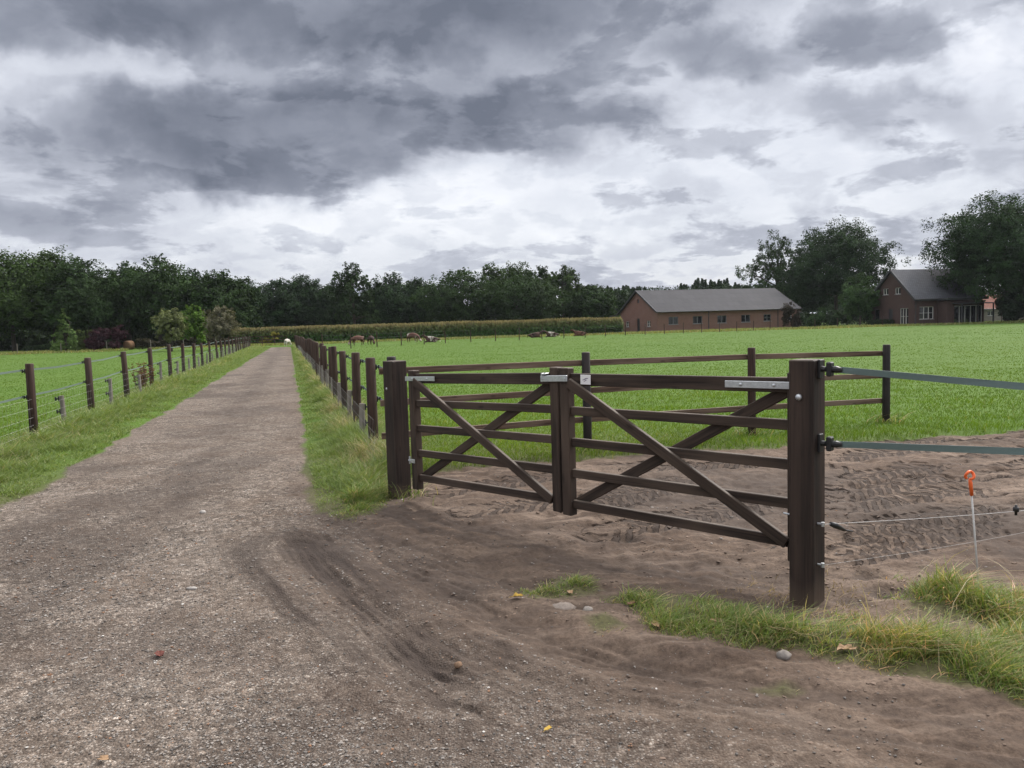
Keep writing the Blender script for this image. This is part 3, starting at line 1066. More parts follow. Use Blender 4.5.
def gate_post(c, h, w, label, near):
    c = on_ground(c)
    top = c.z + h if not near else h
    o = root('gate_post', c, label, 'gate post', 'square timber gate posts')
    mb = MB()
    zc = (c.z - 0.35 + top) / 2
    mb.box(Vector((c.x, c.y, zc)), GD, GN, Zv, w / 2, w / 2, (top - (c.z - 0.35)) / 2, 0.006)
    mb.build('timber', M_post, o)
    return o, c, top


o_np, c_np, top_np = gate_post(NP, 1.362, 0.142, 'thick square dark brown gate post nearest the camera carrying green fence tape', True)
o_fp, c_fp, top_fp = gate_post(FP, 1.29, 0.162, 'square dark brown gate post on the verge beside the gravel road', False)
# near post fittings
b = MB(); bolt(b, c_np + Vector((0, 0, 1.158 - c_np.z)) + GN * 0.071 - GD * 0.01, GN, 0.019, 0.016); b.build('bolt', M_galv, o_np, True)
SIDE = GD
TAPE_H = [AT(828, 368, NP.y).z, AT(828, 441, NP.y).z]
ins_pts = []
for hz in TAPE_H:
    p = Vector((c_np.x, c_np.y, hz)) + SIDE * 0.071 + GN * 0.0
    mb = MB(); insulator(mb, p, SIDE, GN, 1.15); mb.build('insulator', M_black, o_np)
    ins_pts.append(p + SIDE * 0.075)
wire_pts = []
for hz in (AT(826, 520, NP.y).z, AT(826, 560, NP.y).z):
    p = Vector((c_np.x, c_np.y, hz)) + SIDE * 0.071 + GN * 0.02
    mb = MB(); mb.tube([p, p + SIDE * 0.03], 0.006, 8); mb.tube([p + SIDE * 0.03 + Zv * 0.012, p + SIDE * 0.03 - Zv * 0.012], 0.010, 8)
    mb.build('screw_eye', M_galv, o_np)
    wire_pts.append(p + SIDE * 0.03)
b = MB(); bolt(b, c_fp + Vector((0, 0, 1.03)) + GN * 0.075 - GD * 0.03, GN, 0.014, 0.01); b.build('bolt', M_galv, o_fp, True)

# gate leaves: two ends of the top and bottom rail in space
def gate_pt(px, py):
    """point of the gate's plane seen at the pixel"""
    d = ray(px, py)
    o = Vector((0, 0, CAM_H))
    q = Vector((c_fp.x, c_fp.y, 0))
    t = (q - o).dot(GN) / d.dot(GN)
    return o + d * t


def gate_leaf(label, group, s0, s1, top0, top1, bot0, bot1, hinge_low):
    """s0, s1: the end points in plan (hanging side, meeting side); heights of the top and bottom rail's centres at both"""
    o = root('field_gate', Vector((s0.x, s0.y, 0)), label, 'gate', group)
    ax = (Vector((s1.x - s0.x, s1.y - s0.y, 0)))
    L = ax.length
    ax = ax.normalized()
    out = GN
    P = lambda u, v: Vector((s0.x, s0.y, 0)) + ax * (L * u) + Zv * ((bot0 + (bot1 - bot0) * u) * (1 - v) + (top0 + (top1 - top0) * u) * v)
    sw = 0.085 / L
    for nm, u, zt, zb in (('hanging_stile', sw / 2, 0.075, 0.11), ('meeting_stile', 1 - sw / 2, 0.085, 0.085)):
        mb = MB()
        mb.beam(P(u, 0) - Zv * zb, P(u, 1) + Zv * zt, out, 0.085, 0.072, 0.006)
        mb.build(nm, M_gate, o)
    for k in range(5):
        v = k / 4
        mb = MB()
        w = 0.088 if k == 4 else 0.062
        mb.beam(P(sw, v), P(1 - sw, v), out, w, 0.034, 0.004)
        mb.build('top_rail' if k == 4 else 'rail', M_gate, o)
    off = out * 0.034
    ov = 0.055
    if hinge_low:
        off = -off
    mb = MB(); mb.beam(P(sw * 1.0, 1) + off - Zv * 0.02, P(1 - sw * 1.0, 0) + off + Zv * 0.0, out, 0.072, 0.030, 0.004); mb.build('brace', M_gate, o)
    mb = MB(); mb.beam(P(1 - sw * 1.0, 1) - off - Zv * 0.02, P(sw * 1.0, 0) - off + Zv * 0.0, out, 0.072, 0.030, 0.004); mb.build('brace', M_gate, o)
    return o, P, ax, L


def on_line(px, py, A, B):
    """where the pixel's ray meets the upright plane through A and B: (share of the way from A to B, height)"""
    n = Vector((B.y - A.y, A.x - B.x, 0))
    d = ray(px, py)
    o = Vector((0, 0, CAM_H))
    q = o + d * ((Vector((A.x, A.y, CAM_H)) - o).dot(n) / d.dot(n))
    ab = Vector((B.x - A.x, B.y - A.y, 0))
    return (q - A).dot(ab) / ab.length_squared, q.z


def rail_ends(A, B, p, q):
    (ua, za), (ub, zb) = on_line(*p, A, B), on_line(*q, A, B)
    k = (zb - za) / (ub - ua)
    return za - k * ua, za + k * (1 - ua)


s_left = gate_pt(412, 400)
s_mid_l = gate_pt(562.3, 440)
s_mid_r = gate_pt(563.8, 440)
back = Vector((c_np.x, c_np.y, 0)) - GN * 0.125
d_ = ray(804, 440)
s_right = Vector((0, 0, CAM_H)) + d_ * ((back - Vector((0, 0, CAM_H))).dot(GN) / d_.dot(GN))
for v_ in (s_left, s_mid_l, s_mid_r, s_right):
    v_.z = 0
tl = rail_ends(s_left, s_mid_l, (420, 378.5), (551, 378.5))
bl = rail_ends(s_left, s_mid_l, (420, 477.5), (551, 498.5))
tr_ = rail_ends(s_right, s_mid_r, (788, 385), (578, 379.5))
br_ = rail_ends(s_right, s_mid_r, (788, 541.5), (578, 504.5))
o_gl, PL, axl, LL = gate_leaf('left leaf of the double field gate with crossed braces, hung from the roadside post', 'leaves of the double gate',
                              s_left, s_mid_l, *tl, *bl, False)
o_gr, PR, axr, LR = gate_leaf('right leaf of the double field gate with a white plate, meeting the near post', 'leaves of the double gate',
                              s_right, s_mid_r, *tr_, *br_, True)


def strap(o, P, ax, u0, u1, w, name, nb=2):
    mb = MB()
    a, b_ = P(u0, 1), P(u1, 1)
    mb.beam(a + GN * 0.0395, b_ + GN * 0.0395, GN, w, 0.006, 0.002)
    s = mb.build(name, M_galv, o)
    for k in range(nb):
        mb = MB()
        f = (k + 0.5) / nb
        bolt(mb, a + (b_ - a) * f + GN * 0.042, GN, 0.011, 0.008)
        mb.build('bolt_head', M_galv, s)


strap(o_gl, PL, axl, -0.02, 0.215, 0.040, 'hinge_strap')
strap(o_gr, PR, axr, 0.03, 0.262, 0.042, 'hinge_strap')
# lower hinge of the left leaf
mb = MB()
q = PL(0.0, 0.17)
mb.box(q + GN * 0.038 + axl * 0.03, axl, GN, Zv, 0.03, 0.004, 0.018, 0.002)
mb.tube([q - axl * 0.045 + GN * 0.03, q + axl * 0.02 + GN * 0.03], 0.009, 8)
mb.tube([q - axl * 0.03 + GN * 0.03 - Zv * 0.03, q - axl * 0.03 + GN * 0.03 + Zv * 0.035], 0.008, 8)
mb.build('lower_hinge', M_galv, o_gl)
# throw-over latch across the meeting stiles
mb = MB()
a = gate_pt(545, 378.3) + GN * 0.046
b2 = gate_pt(571.5, 378.0) + GN * 0.046
mb.beam(a, b2, GN, 0.046, 0.010, 0.003)
lt = mb.build('latch_plate', M_galv, o_gr)
mb = MB()
mb.box(a + (b2 - a).normalized() * 0.035 + Zv * 0.035 - GN * 0.02, (b2 - a).normalized(), GN, Zv, 0.022, 0.028, 0.006, 0.002)
mb.box(a + (b2 - a).normalized() * 0.018 + Zv * 0.022 - GN * 0.004, (b2 - a).normalized(), GN, Zv, 0.007, 0.014, 0.020, 0.002)
mb.build('latch_catch', M_galv, lt)
for q_ in (b2 - (b2 - a).normalized() * 0.02, a + (b2 - a).normalized() * 0.03):
    mb = MB(); bolt(mb, q_ + GN * 0.004, GN, 0.008, 0.006); mb.build('bolt_head', M_galv, lt)
# white plate
mb = MB()
c = gate_pt(587.5, 379.5) + GN * 0.021
ax = axl
mb.box(c, ax, GN, Zv, 0.047, 0.0025, 0.034, 0.001)
pl = mb.build('sign_plate', M_white, o_gr)
mb = MB()
for u0, u1, w, dz in ((-0.026, 0.030, 0.0075, 0.003), (-0.016, 0.014, 0.006, -0.010)):
    n = 10
    up, dn = [], []
    for i in range(n + 1):
        f = i / n
        u = u0 + (u1 - u0) * f
        z = dz + 0.007 * math.sin((f * 1.4 - 0.5) * 2.2)
        ww = w * math.sin(PI * (0.08 + 0.84 * f)) * 0.5
        up.append(c + GN * 0.0032 + ax * u + Zv * (z + ww))
        dn.append(c + GN * 0.0032 + ax * u + Zv * (z - ww))
    for i in range(n):
        mb.add([dn[i], dn[i + 1], up[i + 1], up[i]], [(0, 1, 2, 3)])
mb.build('printed_mark', M_mark, pl)

# ------------------------------------------------------------------ three-rail fence behind the gate
def rail_fence():
    pp = [on_ground(Vector((p.x, p.y, 0))) for p in (G(886, 424), G(752, 437.5), G(588, 453.5))]
    d = (pp[2] - pp[1]); d.z = 0
    first = pp[2] + d * 1.0
    first = Vector((AT(393, 400, first.y).x, first.y, 0))
    pp.append(on_ground(first))
    o = root('rail_fence', pp[2], 'three-rail dark timber fence standing in the grass behind the double gate', 'fence')
    tops = [AT(886, 344.5, pp[0].y).z, AT(752, 347.5, pp[1].y).z, AT(588, 352, pp[2].y).z, AT(393, 356.5, pp[3].y).z]
    rail_px = [((886, 353.5), (752, 357), (588, 363), (393, 371)), ((886, 376), (752, 381), (588, 391), (393, 403)), ((886, 401), (752, 408.5), (588, 420), (393, 436))]
    rng = np.random.default_rng(3)
    for i, (p, tz) in enumerate(zip(pp, tops)):
        mb = MB()
        mb.tube([p - Zv * 0.3, p + Zv * 0.4, Vector((p.x, p.y, tz - 0.012)), Vector((p.x, p.y, tz))], [0.052, 0.053, 0.051, 0.044], 14)
        mb.build('post', M_round if i == 1 else M_dark, o, True)
    for row in rail_px:
        z = [AT(px, py, pp[i].y).z for i, (px, py) in enumerate(row)]
        for i in range(3):
            a, b_ = pp[i], pp[i + 1]
            dv = Vector((b_.x - a.x, b_.y - a.y, 0)).normalized()
            nn = Vector((-dv.y, dv.x, 0))
            if nn.y < 0:
                nn = -nn
            e0 = 0.04 if i == 0 else 0.0
            e1 = 0.13 if i == 2 else 0.0
            A = Vector((a.x, a.y, z[i])) + nn * 0.07 - dv * e0 + dv * 0.002
            B = Vector((b_.x, b_.y, z[i + 1])) + nn * 0.07 + dv * e1 - dv * 0.002
            mb = MB()
            mb.beam(A, B, nn, 0.072, 0.036, 0.004)
            mb.build('rail', M_rail, o)
    return pp


RF = rail_fence()

# ------------------------------------------------------------------ tape and wire to the right of the near post
def ribbon(mb, pts, w, th=0.0025, twist=0.0):
    pts = [Vector(p) for p in pts]
    n = len(pts)
    vs, gs = [], []
    acc = 0
    for i, p in enumerate(pts):
        d = (pts[min(i + 1, n - 1)] - pts[max(i - 1, 0)]).normalized()
        s = Vector((d.y, -d.x, 0)).normalized()
        a = twist * math.sin(i * 0.9)
        up = Zv * math.cos(a) + s * math.sin(a)
        s2 = d.cross(up)
        if i:
            acc += (p - pts[i - 1]).length
        for k, (a_, b_) in enumerate(((1, 1), (1, -1), (-1, -1), (-1, 1))):
            vs.append(p + up * (w / 2 * a_) + s2 * (th / 2 * b_))
            gs.append((acc, a_ * w / 2, b_ * th))
    fs = []
    for i in range(n - 1):
        for k in range(4):
            k2 = (k + 1) % 4
            fs.append((i * 4 + k, i * 4 + k2, (i + 1) * 4 + k2, (i + 1) * 4 + k))
    fs += [(0, 1, 2, 3)[::-1], tuple((n - 1) * 4 + k for k in range(4))]
    mb.add(vs, fs, gs)


END = Vector((4.05, 2.55, 0))
tp = []
for k, (nm, edge_py) in enumerate((('upper', 385.5), ('lower', 450.5))):
    a = ins_pts[k]
    e = AT(1024, edge_py, 3.62)
    b_ = a + (e - a) * ((END.y - a.y) / (e.y - a.y))
    pts_ = [a + (b_ - a) * (i / 14) - Zv * 0.02 * math.sin(PI * i / 14) * 0.3 for i in range(15)]
    mb = MB()
    ribbon(mb, pts_, 0.034, 0.003, 0.12)
    single(mb, 'fence_tape', M_tape, a, nm + ' green webbing fence tape running right from the near gate post', 'fence tape', 'green tapes on the near gate post')
    mb = MB()
    mb.tube([a - SIDE * 0.022, a + (b_ - a).normalized() * 0.02, a + (b_ - a).normalized() * 0.05], [0.016, 0.02, 0.012], 10)
    mb.build('tape_buckle', M_black, o_np)
    tp.append(b_)
endp = on_ground(Vector((tp[0].x, tp[0].y, 0)) + Vector((0.05, -0.05, 0)))
mb = MB()
mb.tube([endp - Zv * 0.3, endp + Zv * 1.36, endp + Zv * 1.38], [0.06, 0.06, 0.052], 14)
single(mb, 'fence_post', M_round, endp, 'round brown timber post at the far end of the green tapes', 'fence post', None, True)
# low electric wires
we = AT(1024, 509, 4.75)
w0 = wire_pts[0]
wd = (we - w0)
mb = MB()
hp = w0 + wd.normalized() * 0.10
pts_ = [w0 + wd * (1.45 * i / 12) - Zv * 0.012 * math.sin(PI * i / 12) for i in range(13)]
mb.tube(pts_, 0.0014, 6)
wire = single(mb, 'electric_wire', M_whitewire, w0, 'thin white electric wire low on the near gate post', 'wire', 'electric wires by the near gate post')
ROOT_INV[wire.name] = Matrix.Translation(-w0)
mb = MB()
g0 = w0 + wd.normalized() * 0.055
mb.tube([g0, g0 + wd.normalized() * 0.035 - Zv * 0.012, g0 + wd.normalized() * 0.10 - Zv * 0.042], [0.012, 0.017, 0.008], 8)
mb.tube([g0 + wd.normalized() * 0.10 - Zv * 0.042, g0 + wd.normalized() * 0.16 - Zv * 0.052], 0.004, 6)
mb.build('gate_handle', M_black, wire, True)
mb = MB()
q = w0 + wd * (0.955)
mb.tube([q - Zv * 0.035, q + Zv * 0.03], 0.008, 8); mb.tube([q - Zv * 0.012, q + Zv * 0.016], 0.017, 8)
mb.build('insulator', M_black, wire, True)
w1 = wire_pts[1]
e1 = AT(1024, 530, 4.9)
mb = MB()
mb.tube([w1 + (e1 - w1) * (1.45 * i / 8) - Zv * 0.02 * math.sin(PI * i / 8) for i in range(9)], 0.0009, 6)
single(mb, 'electric_wire', M_wire, w1, 'fainter lowest electric wire just above the soil by the near gate post', 'wire', 'electric wires by the near gate post')
# wire coming through the post on the gate side
mb = MB()
q = Vector((c_np.x, c_np.y, wire_pts[0].z + 0.0)) - GN * 0.06 - GD * 0.071
mb.tube([q, q - GD * 0.10 + Zv * 0.004], 0.006, 8)
mb.build('screw_eye', M_galv, o_np)

# step-in stake with the orange head
sb = on_ground(G(981, 583))
st_top = AT(971.5, 493, sb.y)
stake = root('fence_stake', sb, 'white fibreglass electric fence stake with orange loop head, standing in the grass', 'fence stake')
mb = MB(); mb.tube([sb - Zv * 0.15, st_top], 0.0052, 8); mb.build('rod', M_whitewire, stake, True)
hd = (st_top - sb).normalized()
mb = MB()
mb.tube([st_top - hd * 0.015, st_top + hd * 0.06, st_top + hd * 0.085], [0.010, 0.0105, 0.008], 10)
cc = st_top + hd * 0.106
ring = [cc + Vector((math.cos(a_) * 0.024, 0.007 * math.sin(2 * a_), math.sin(a_) * 0.023)) for a_ in np.linspace(-PI / 2, 1.32 * PI, 22)]
mb.tube(ring, 0.008, 8)
mb.build('loop_head', M_orange, stake, True)

# ------------------------------------------------------------------ post-and-tape fences along the road
def road_fence(name, label, xf, ys, side, group, tape_z, rad, hgt, short, net_to, net_mat):
    """side: -1 field lies to the left, +1 to the right"""
    p0 = Vector((xf(ys[0]), ys[0], 0))
    o = root(name, p0, label, 'fence', group)
    rng = np.random.default_rng(int(ys[0] * 100))
    line = []
    dv = Vector((xf(60) - xf(10), 50, 0)).normalized()
    nn = Vector((dv.y, -dv.x, 0)) * side
    for i, y in enumerate(ys):
        p = on_ground((xf(y) + rng.normal(0, 0.02), y))
        hh = hgt + rng.normal(0, 0.02)
        lx, ly = rng.normal(0, 0.016, 2)
        top = p + Vector((lx, ly, hh))
        mb = MB()
        r0 = rad * rng.uniform(0.94, 1.08)
        mb.tube([p - Zv * 0.3, p + (top - p) * 0.5, top - (top - p).normalized() * 0.012, top], [r0 * 1.05, r0, r0 * 0.98, r0 * 0.84], 12 if y < 40 else 7)
        post = mb.build('post', M_round, o, True)
        line.append((p, top, r0))
        if y < 45:
            for tz in tape_z:
                mb = MB()
                q = p + (top - p) * (tz / hh)
                insulator(mb, q + nn * r0, nn, dv, 0.75)
                mb.build('insulator', M_black, post)
        if short and i < len(ys) - 1:
            ym = (y + ys[i + 1]) / 2 + rng.normal(0, 0.1)
            ps = on_ground((xf(ym) + rng.normal(0, 0.02), ym))
            hs = 0.60 + rng.normal(0, 0.04)
            mb = MB()
            lean = Vector((rng.normal(0, 0.02), rng.normal(0, 0.02), 0))
            mb.tube([ps - Zv * 0.25, ps + lean * 0.5 + Zv * hs * 0.6, ps + lean + Zv * hs], [0.042, 0.041, 0.038], 8, True, 0.12, rng)
            sp = mb.build('short_post', M_grey, o)
            if y < 30:
                mb = MB()
                insulator(mb, ps + lean + Zv * (hs - 0.05) + nn * 0.04, nn, dv)
                mb.build('insulator', M_black, sp)
                mb = MB()
                insulator(mb, ps + lean * 0.5 + Zv * (hs * 0.5) + nn * 0.04, nn, dv)
                mb.build('insulator', M_black, sp)
    # tapes
    for tz in tape_z:
        mb = MB()
        pts_ = []
        a0 = line[0][0] + (line[0][1] - line[0][0]) * (tz / hgt) + nn * (rad + 0.04)
        if side < 0:
            pts_.append(a0 - dv * 5.0)
        for i, (p, t_, r0) in enumerate(line):
            pts_.append(p + (t_ - p) * (tz / hgt) + nn * (rad + 0.04))
            if i < len(line) - 1:
                p2, t2, _ = line[i + 1]
                e = p2 + (t2 - p2) * (tz / hgt) + nn * (rad + 0.04)
                pts_.append((pts_[-1] + e) / 2 - Zv * 0.02)
        if side > 0:
            pts_.insert(0, RF[3] + Zv * (tz - RF[3].z) + Vector((0.05, -0.05, 0)))
        ribbon(mb, pts_, 0.030, 0.003, 0.1)
        mb.build('tape', M_lefttape if side < 0 else M_tape, o)
    # wire netting, on the road side of the posts
    mb = MB()
    offn = nn * -(rad + 0.008)
    net_h = [0.06, 0.16, 0.26, 0.38, 0.52, 0.66] if side < 0 else [0.06, 0.14, 0.22, 0.32, 0.44, 0.58]
    ya = ys[0] - (5 if side < 0 else 1.2)
    yb = net_to
    n = int((yb - ya) / 1.6)
    yy = np.linspace(ya, yb, n)
    xx = np.array([xf(v) for v in yy])
    zz = ground_height(xx, yy)
    for h_ in net_h:
        for i in range(n - 1):
            a_ = Vector((xx[i], yy[i], zz[i] + h_)) + offn
            b_ = Vector((xx[i + 1], yy[i + 1], zz[i + 1] + h_)) + offn
            mb.tube([a_, b_], 0.0014, 3, False)
    yv = np.arange(ya, yb, 0.16)
    xv = np.array([xf(v) for v in yv])
    zv = ground_height(xv, yv)
    for i in range(len(yv)):
        a_ = Vector((xv[i], yv[i], zv[i] + net_h[0])) + offn
        mb.tube([a_, a_ + Zv * (net_h[-1] - net_h[0])], 0.0010, 3, False)
    mb.build('netting', net_mat, o)
    return line


LFX = lambda y: LF0[0] + LF0[1] * y
RFX = lambda y: RF0[0] + RF0[1] * y
LF0 = (-4.0, -0.293)
rp = G(370.5, 457)
RF0 = (rp.x + 0.291 * rp.y, -0.291)
ys_l = [11.85 + 3.64 * i for i in range(22)]
ys_r = [rp.y + 2.08 * i for i in range(36)]
road_fence('post_fence', 'long fence of round brown posts and pale tape left of the gravel road', LFX, ys_l, -1, 'fences along the gravel road',
           (1.10, 0.70), 0.060, 1.20, True, 62, M_wire)
road_fence('post_fence', 'long fence of round brown posts and wire netting right of the gravel road', RFX, ys_r, 1, 'fences along the gravel road',
           (1.10, 0.70), 0.062, 1.22, True, 62, M_wire)

# ------------------------------------------------------------------ far pasture fences
def wire_fence(label, pts, step, hgt, wires, mat=M_round, rail=False, r=0.05, group='far pasture fences'):
    o = root('wire_fence', Vector((pts[0][0], pts[0][1], 0)), label, 'fence', group)
    rng = np.random.default_rng(int(abs(pts[0][0]) * 10) + 3)
    P = []
    for (ax_, ay), (bx, by) in zip(pts[:-1], pts[1:]):
        L = math.hypot(bx - ax_, by - ay)
        n = max(1, int(L / step))
        for i in range(n):
            P.append((ax_ + (bx - ax_) * i / n, ay + (by - ay) * i / n))
    P.append(pts[-1])
    P = [on_ground(p) for p in P]
    for i, p in enumerate(P[:98]):
        h = hgt * rng.uniform(0.92, 1.08)
        mb = MB()
        mb.tube([p - Zv * 0.2, p + Zv * h + Vector((rng.normal(0, 0.03), 0, 0))], [r, r * 0.9], 6)
        mb.build('post', mat, o)
    mb = MB()
    for w in wires:
        for a_, b_ in zip(P[:-1], P[1:]):
            if rail:
                mb.beam(a_ + Zv * w, b_ + Zv * w, Vector((0, 1, 0)), 0.10, 0.03, 0)
            else:
                mb.tube([a_ + Zv * w, b_ + Zv * w], 0.003, 3, False)
    mb.build('rail' if rail else 'wire', mat if rail else M_black, o)


fl = lambda px, d: tuple(FLAT(px, d).xy)
wire_fence('thin fence of slim brown posts across the far side of the right pasture', [fl(322, 64), fl(445, 76), fl(625, 88), fl(770, 98), fl(905, 98), fl(1150, 96)], 2.75, 1.30, (0.5, 0.85, 1.2))
wire_fence('thin fence of slim posts across the far side of the left pasture', [fl(-120, 84), fl(60, 88), fl(150, 92), fl(215, 95)], 3.6, 1.15, (0.5, 1.0), M_grey)
wire_fence('low brown board fence closing the far end of the gravel road', [fl(228, 97), fl(262, 96), fl(286, 95)], 1.6, 1.25, (0.35, 0.7, 1.1), M_round, True, 0.06)

# ------------------------------------------------------------------ trees
def leaf_cloud(rng, centers, radii, counts, size, col, colvar=0.25, per=30, spread=0.15):
    """radii: (plan, height) of every lobe"""
    P, C = [], []
    for (c, r, n) in zip(centers, radii, counts):
        k = max(6, int(n / per))
        d = rng.normal(size=(k, 3)); d /= np.linalg.norm(d, axis=1)[:, None]
        rad = 0.25 + 0.75 * rng.random(k) ** 0.7
        rv = np.array([r[0], r[0], r[1]])
        sub = c + d * rad[:, None] * rv
        pick = rng.integers(0, k, n)
        off = np.clip(rng.normal(size=(n, 3)), -1.5, 1.5) * rv * spread
        P.append(sub[pick] + off)
        lob = rng.uniform(1 - colvar, 1 + colvar)
        cj = lob * rng.uniform(0.7, 1.3, k)[pick][:, None] * rng.uniform(0.75, 1.3, (n, 1))
        C.append(np.array(col)[None] * cj)
    return np.concatenate(P), np.concatenate(C)


def leaf_mesh(P, C, size, rng, center=None):
    n = len(P)
    nrm = rng.normal(size=(n, 3)) + np.array([0, -0.15, 0.55])
    if center is not None:
        od = P - center
        od /= np.linalg.norm(od, axis=1)[:, None] + 1e-6
        nrm = 0.75 * rng.normal(size=(n, 3)) + 1.0 * od + np.array([0, 0, 0.45])
    nrm /= np.linalg.norm(nrm, axis=1)[:, None]
    t = np.cross(nrm, rng.normal(size=(n, 3))); t /= np.linalg.norm(t, axis=1)[:, None]
    b = np.cross(nrm, t)
    s = size * rng.uniform(0.55, 1.35, (n, 1))
    a1 = P + t * s * 0.5
    a2 = P - t * s * 0.5
    b1 = P + b * s * rng.uniform(0.22, 0.42, (n, 1)) + t * s * rng.uniform(-0.15, 0.15, (n, 1))
    b2 = P - b * s * rng.uniform(0.22, 0.42, (n, 1)) + t * s * rng.uniform(-0.15, 0.15, (n, 1))
    V = np.stack([a1, b1, a2, b2], 1).reshape(-1, 3)
    Q = (np.arange(n) * 4)[:, None] + np.array([[0, 1, 2, 3]])
    Cc = np.repeat(np.concatenate([C, np.ones((n, 1))], 1), 4, 0)
    return V, Q.astype(np.int32), Cc


def tree(name, label, px, d, top_py, wpx, seed, col, cat='tree', group=None, low=0.12, nleaf=9000, size=0.26, lobes=16, form='oak', trunk=True, per=30, spread=0.15):
    base = FLAT(px, d)
    base = on_ground(base)
    H = (HOR(px) - top_py) / F_PX * d + CAM_H - base.z
    R = wpx / 2 * d / F_PX
    rng = np.random.default_rng(seed)
    o = root(name, base, label, cat, group)
    z0 = H * low
    ch = H - z0
    cen, rad = [], []
    hz_ = ch / 2
    cz = z0 + hz_
    if form in ('oak', 'airy'):
        ga_ = PI * (3 - math.sqrt(5))
        for k in range(lobes):
            vz = 1 - 1.72 * (k + 0.5) / lobes
            vr = math.sqrt(max(0, 1 - vz * vz))
            a_ = k * ga_ + rng.uniform(-.35, .35)
            q = rng.uniform(0.58, 0.80) if form == 'oak' else rng.uniform(0.45, 0.88)
            lr = rng.uniform(0.24, 0.40) if form == 'oak' else rng.uniform(0.13, 0.25)
            bul = 1.0 if vz > 0 else 0.92
            cen.append(np.array([math.cos(a_) * vr * R * q * bul, math.sin(a_) * vr * R * q * bul, cz + vz * hz_ * q]))
            rad.append((lr * R * 1.05, lr * hz_ * 0.95))
        for k in range(5 if form == 'oak' else 3):
            cen.append(np.array([rng.uniform(-.35, .35) * R, rng.uniform(-.35, .35) * R, cz + rng.uniform(-.45, .45) * hz_]))
            rad.append((0.42 * R, 0.40 * hz_) if form == 'oak' else (0.28 * R, 0.25 * hz_))
        cen.append(np.array([R * rng.uniform(-.15, .15), 0, H - 0.27 * hz_])); rad.append((0.34 * R, 0.27 * hz_))
    elif form == 'cone':
        for k in range(lobes):
            u = k / (lobes - 1)
            env = R * (1 - u) ** 0.85 * 0.75 + 0.05 * R
            a_ = k * 2.4 + rng.uniform(-.5, .5)
            q = rng.uniform(0.45, 1.0)
            cen.append(np.array([math.cos(a_) * env * q, math.sin(a_) * env * q, z0 + ch * (0.05 + 0.88 * u)]))
            rr_ = max(0.10 * R, env * 0.5 + 0.06 * R)
            rad.append((rr_, rr_ * 0.8))
    elif form == 'bush':
        for k in range(lobes):
            a_ = rng.uniform(0, 2 * PI)
            q = math.sqrt(rng.random()) * 0.72
            top = math.sqrt(max(0.05, 1 - q * q))
            zz = rng.uniform(0.18, 0.76) * top
            cen.append(np.array([math.cos(a_) * R * q, math.sin(a_) * R * q, z0 + ch * zz]))
            lr = rng.uniform(0.26, 0.42)
            rad.append((lr * R, lr * ch * 0.62))
    w = np.array([r_[0] ** 2 * r_[1] for r_ in rad]) ** 0.75
    cnt = np.maximum(30, (w / w.sum() * nleaf)).astype(int)
    P, C = leaf_cloud(rng, cen, rad, cnt, size, col, 0.25, per, spread)
    P[:, 2] = np.maximum(P[:, 2], 0.05)
    V, Q, Cc = leaf_mesh(P, C, size, rng, np.array([0, 0, z0 + ch * 0.35]))
    cr = mesh_np('crown', V, [Q], M_leaf, False, {'col': Cc}, None, o)
    if trunk:
        mb = MB()
        tr = max(0.05, H * 0.020)
        sp = z0 + ch * 0.22
        pts_ = [Vector((0, 0, -0.3)), Vector((0, 0, 0.3)), Vector((rng.normal(0, .1), rng.normal(0, .1), sp)), Vector((rng.normal(0, .25), rng.normal(0, .25), z0 + ch * 0.62)), Vector((0, 0, z0 + ch * 0.86))]
        mb.tube([base + p for p in pts_], [tr * 1.5, tr * 1.1, tr * 0.85, tr * 0.45, tr * 0.12], 9)
        order = np.argsort([-r_[0] for r_ in rad])[:14]
        for k in order:
            c_ = Vector(cen[k])
            a_ = Vector((0, 0, sp + (c_.z - sp) * rng.uniform(0.05, 0.5) if c_.z > sp else sp * 0.9))
            m_ = a_ + (c_ - a_) * 0.55 + Vector((0, 0, (c_ - a_).length * 0.10))
            mb.tube([base + a_, base + m_, base + c_], [tr * 0.45, tr * 0.28, tr * 0.08], 6)
        mb.build('trunk', M_bark, o, True)
    return o


OAK = (0.038, 0.066, 0.018)
OAK2 = (0.029, 0.053, 0.018)
OAKD = (0.023, 0.044, 0.018)
GW = 'trees of the wood behind the left pasture'
L_T = [
    (-55, 106, 250, 100, OAK, 'oak_tree', 'broad oak at the far left end of the wood, cut by the picture edge'),
    (14, 104, 250, 84, OAK, 'oak_tree', 'tall oak at the left of the wood, top of the highest crown line'),
    (55, 108, 250, 70, OAK, 'oak_tree', 'tall oak in the wood above the small pale green tree'),
    (88, 104, 257, 66, OAK2, 'oak_tree', 'rounded oak in the wood directly above the purple shrub'),
    (130, 112, 262, 52, OAKD, 'oak_tree', 'narrow darker tree with a nibbled top where the wood dips'),
    (160, 104, 257, 66, OAK2, 'oak_tree', 'high domed tree in the wood above the leftmost pale willow'),
    (192, 110, 268, 52, OAKD, 'oak_tree', 'dark tree in the wood above the bright green bush'),
    (222, 106, 270, 58, OAK2, 'oak_tree', 'sloping crowned tree at the right shoulder of the left wood'),
    (244, 110, 282, 36, OAKD, 'oak_tree', 'low last tree at the right end of the left wood'),
]
for i, (px, d, ty, w, c, nm, lab) in enumerate(L_T):
    tree(nm, lab, px, d, ty, w * 1.32, 100 + i, c, 'tree', GW, 0.04, 26000, 0.34, 36, per=16, spread=0.13)
GM = 'trees of the line behind the maize field'
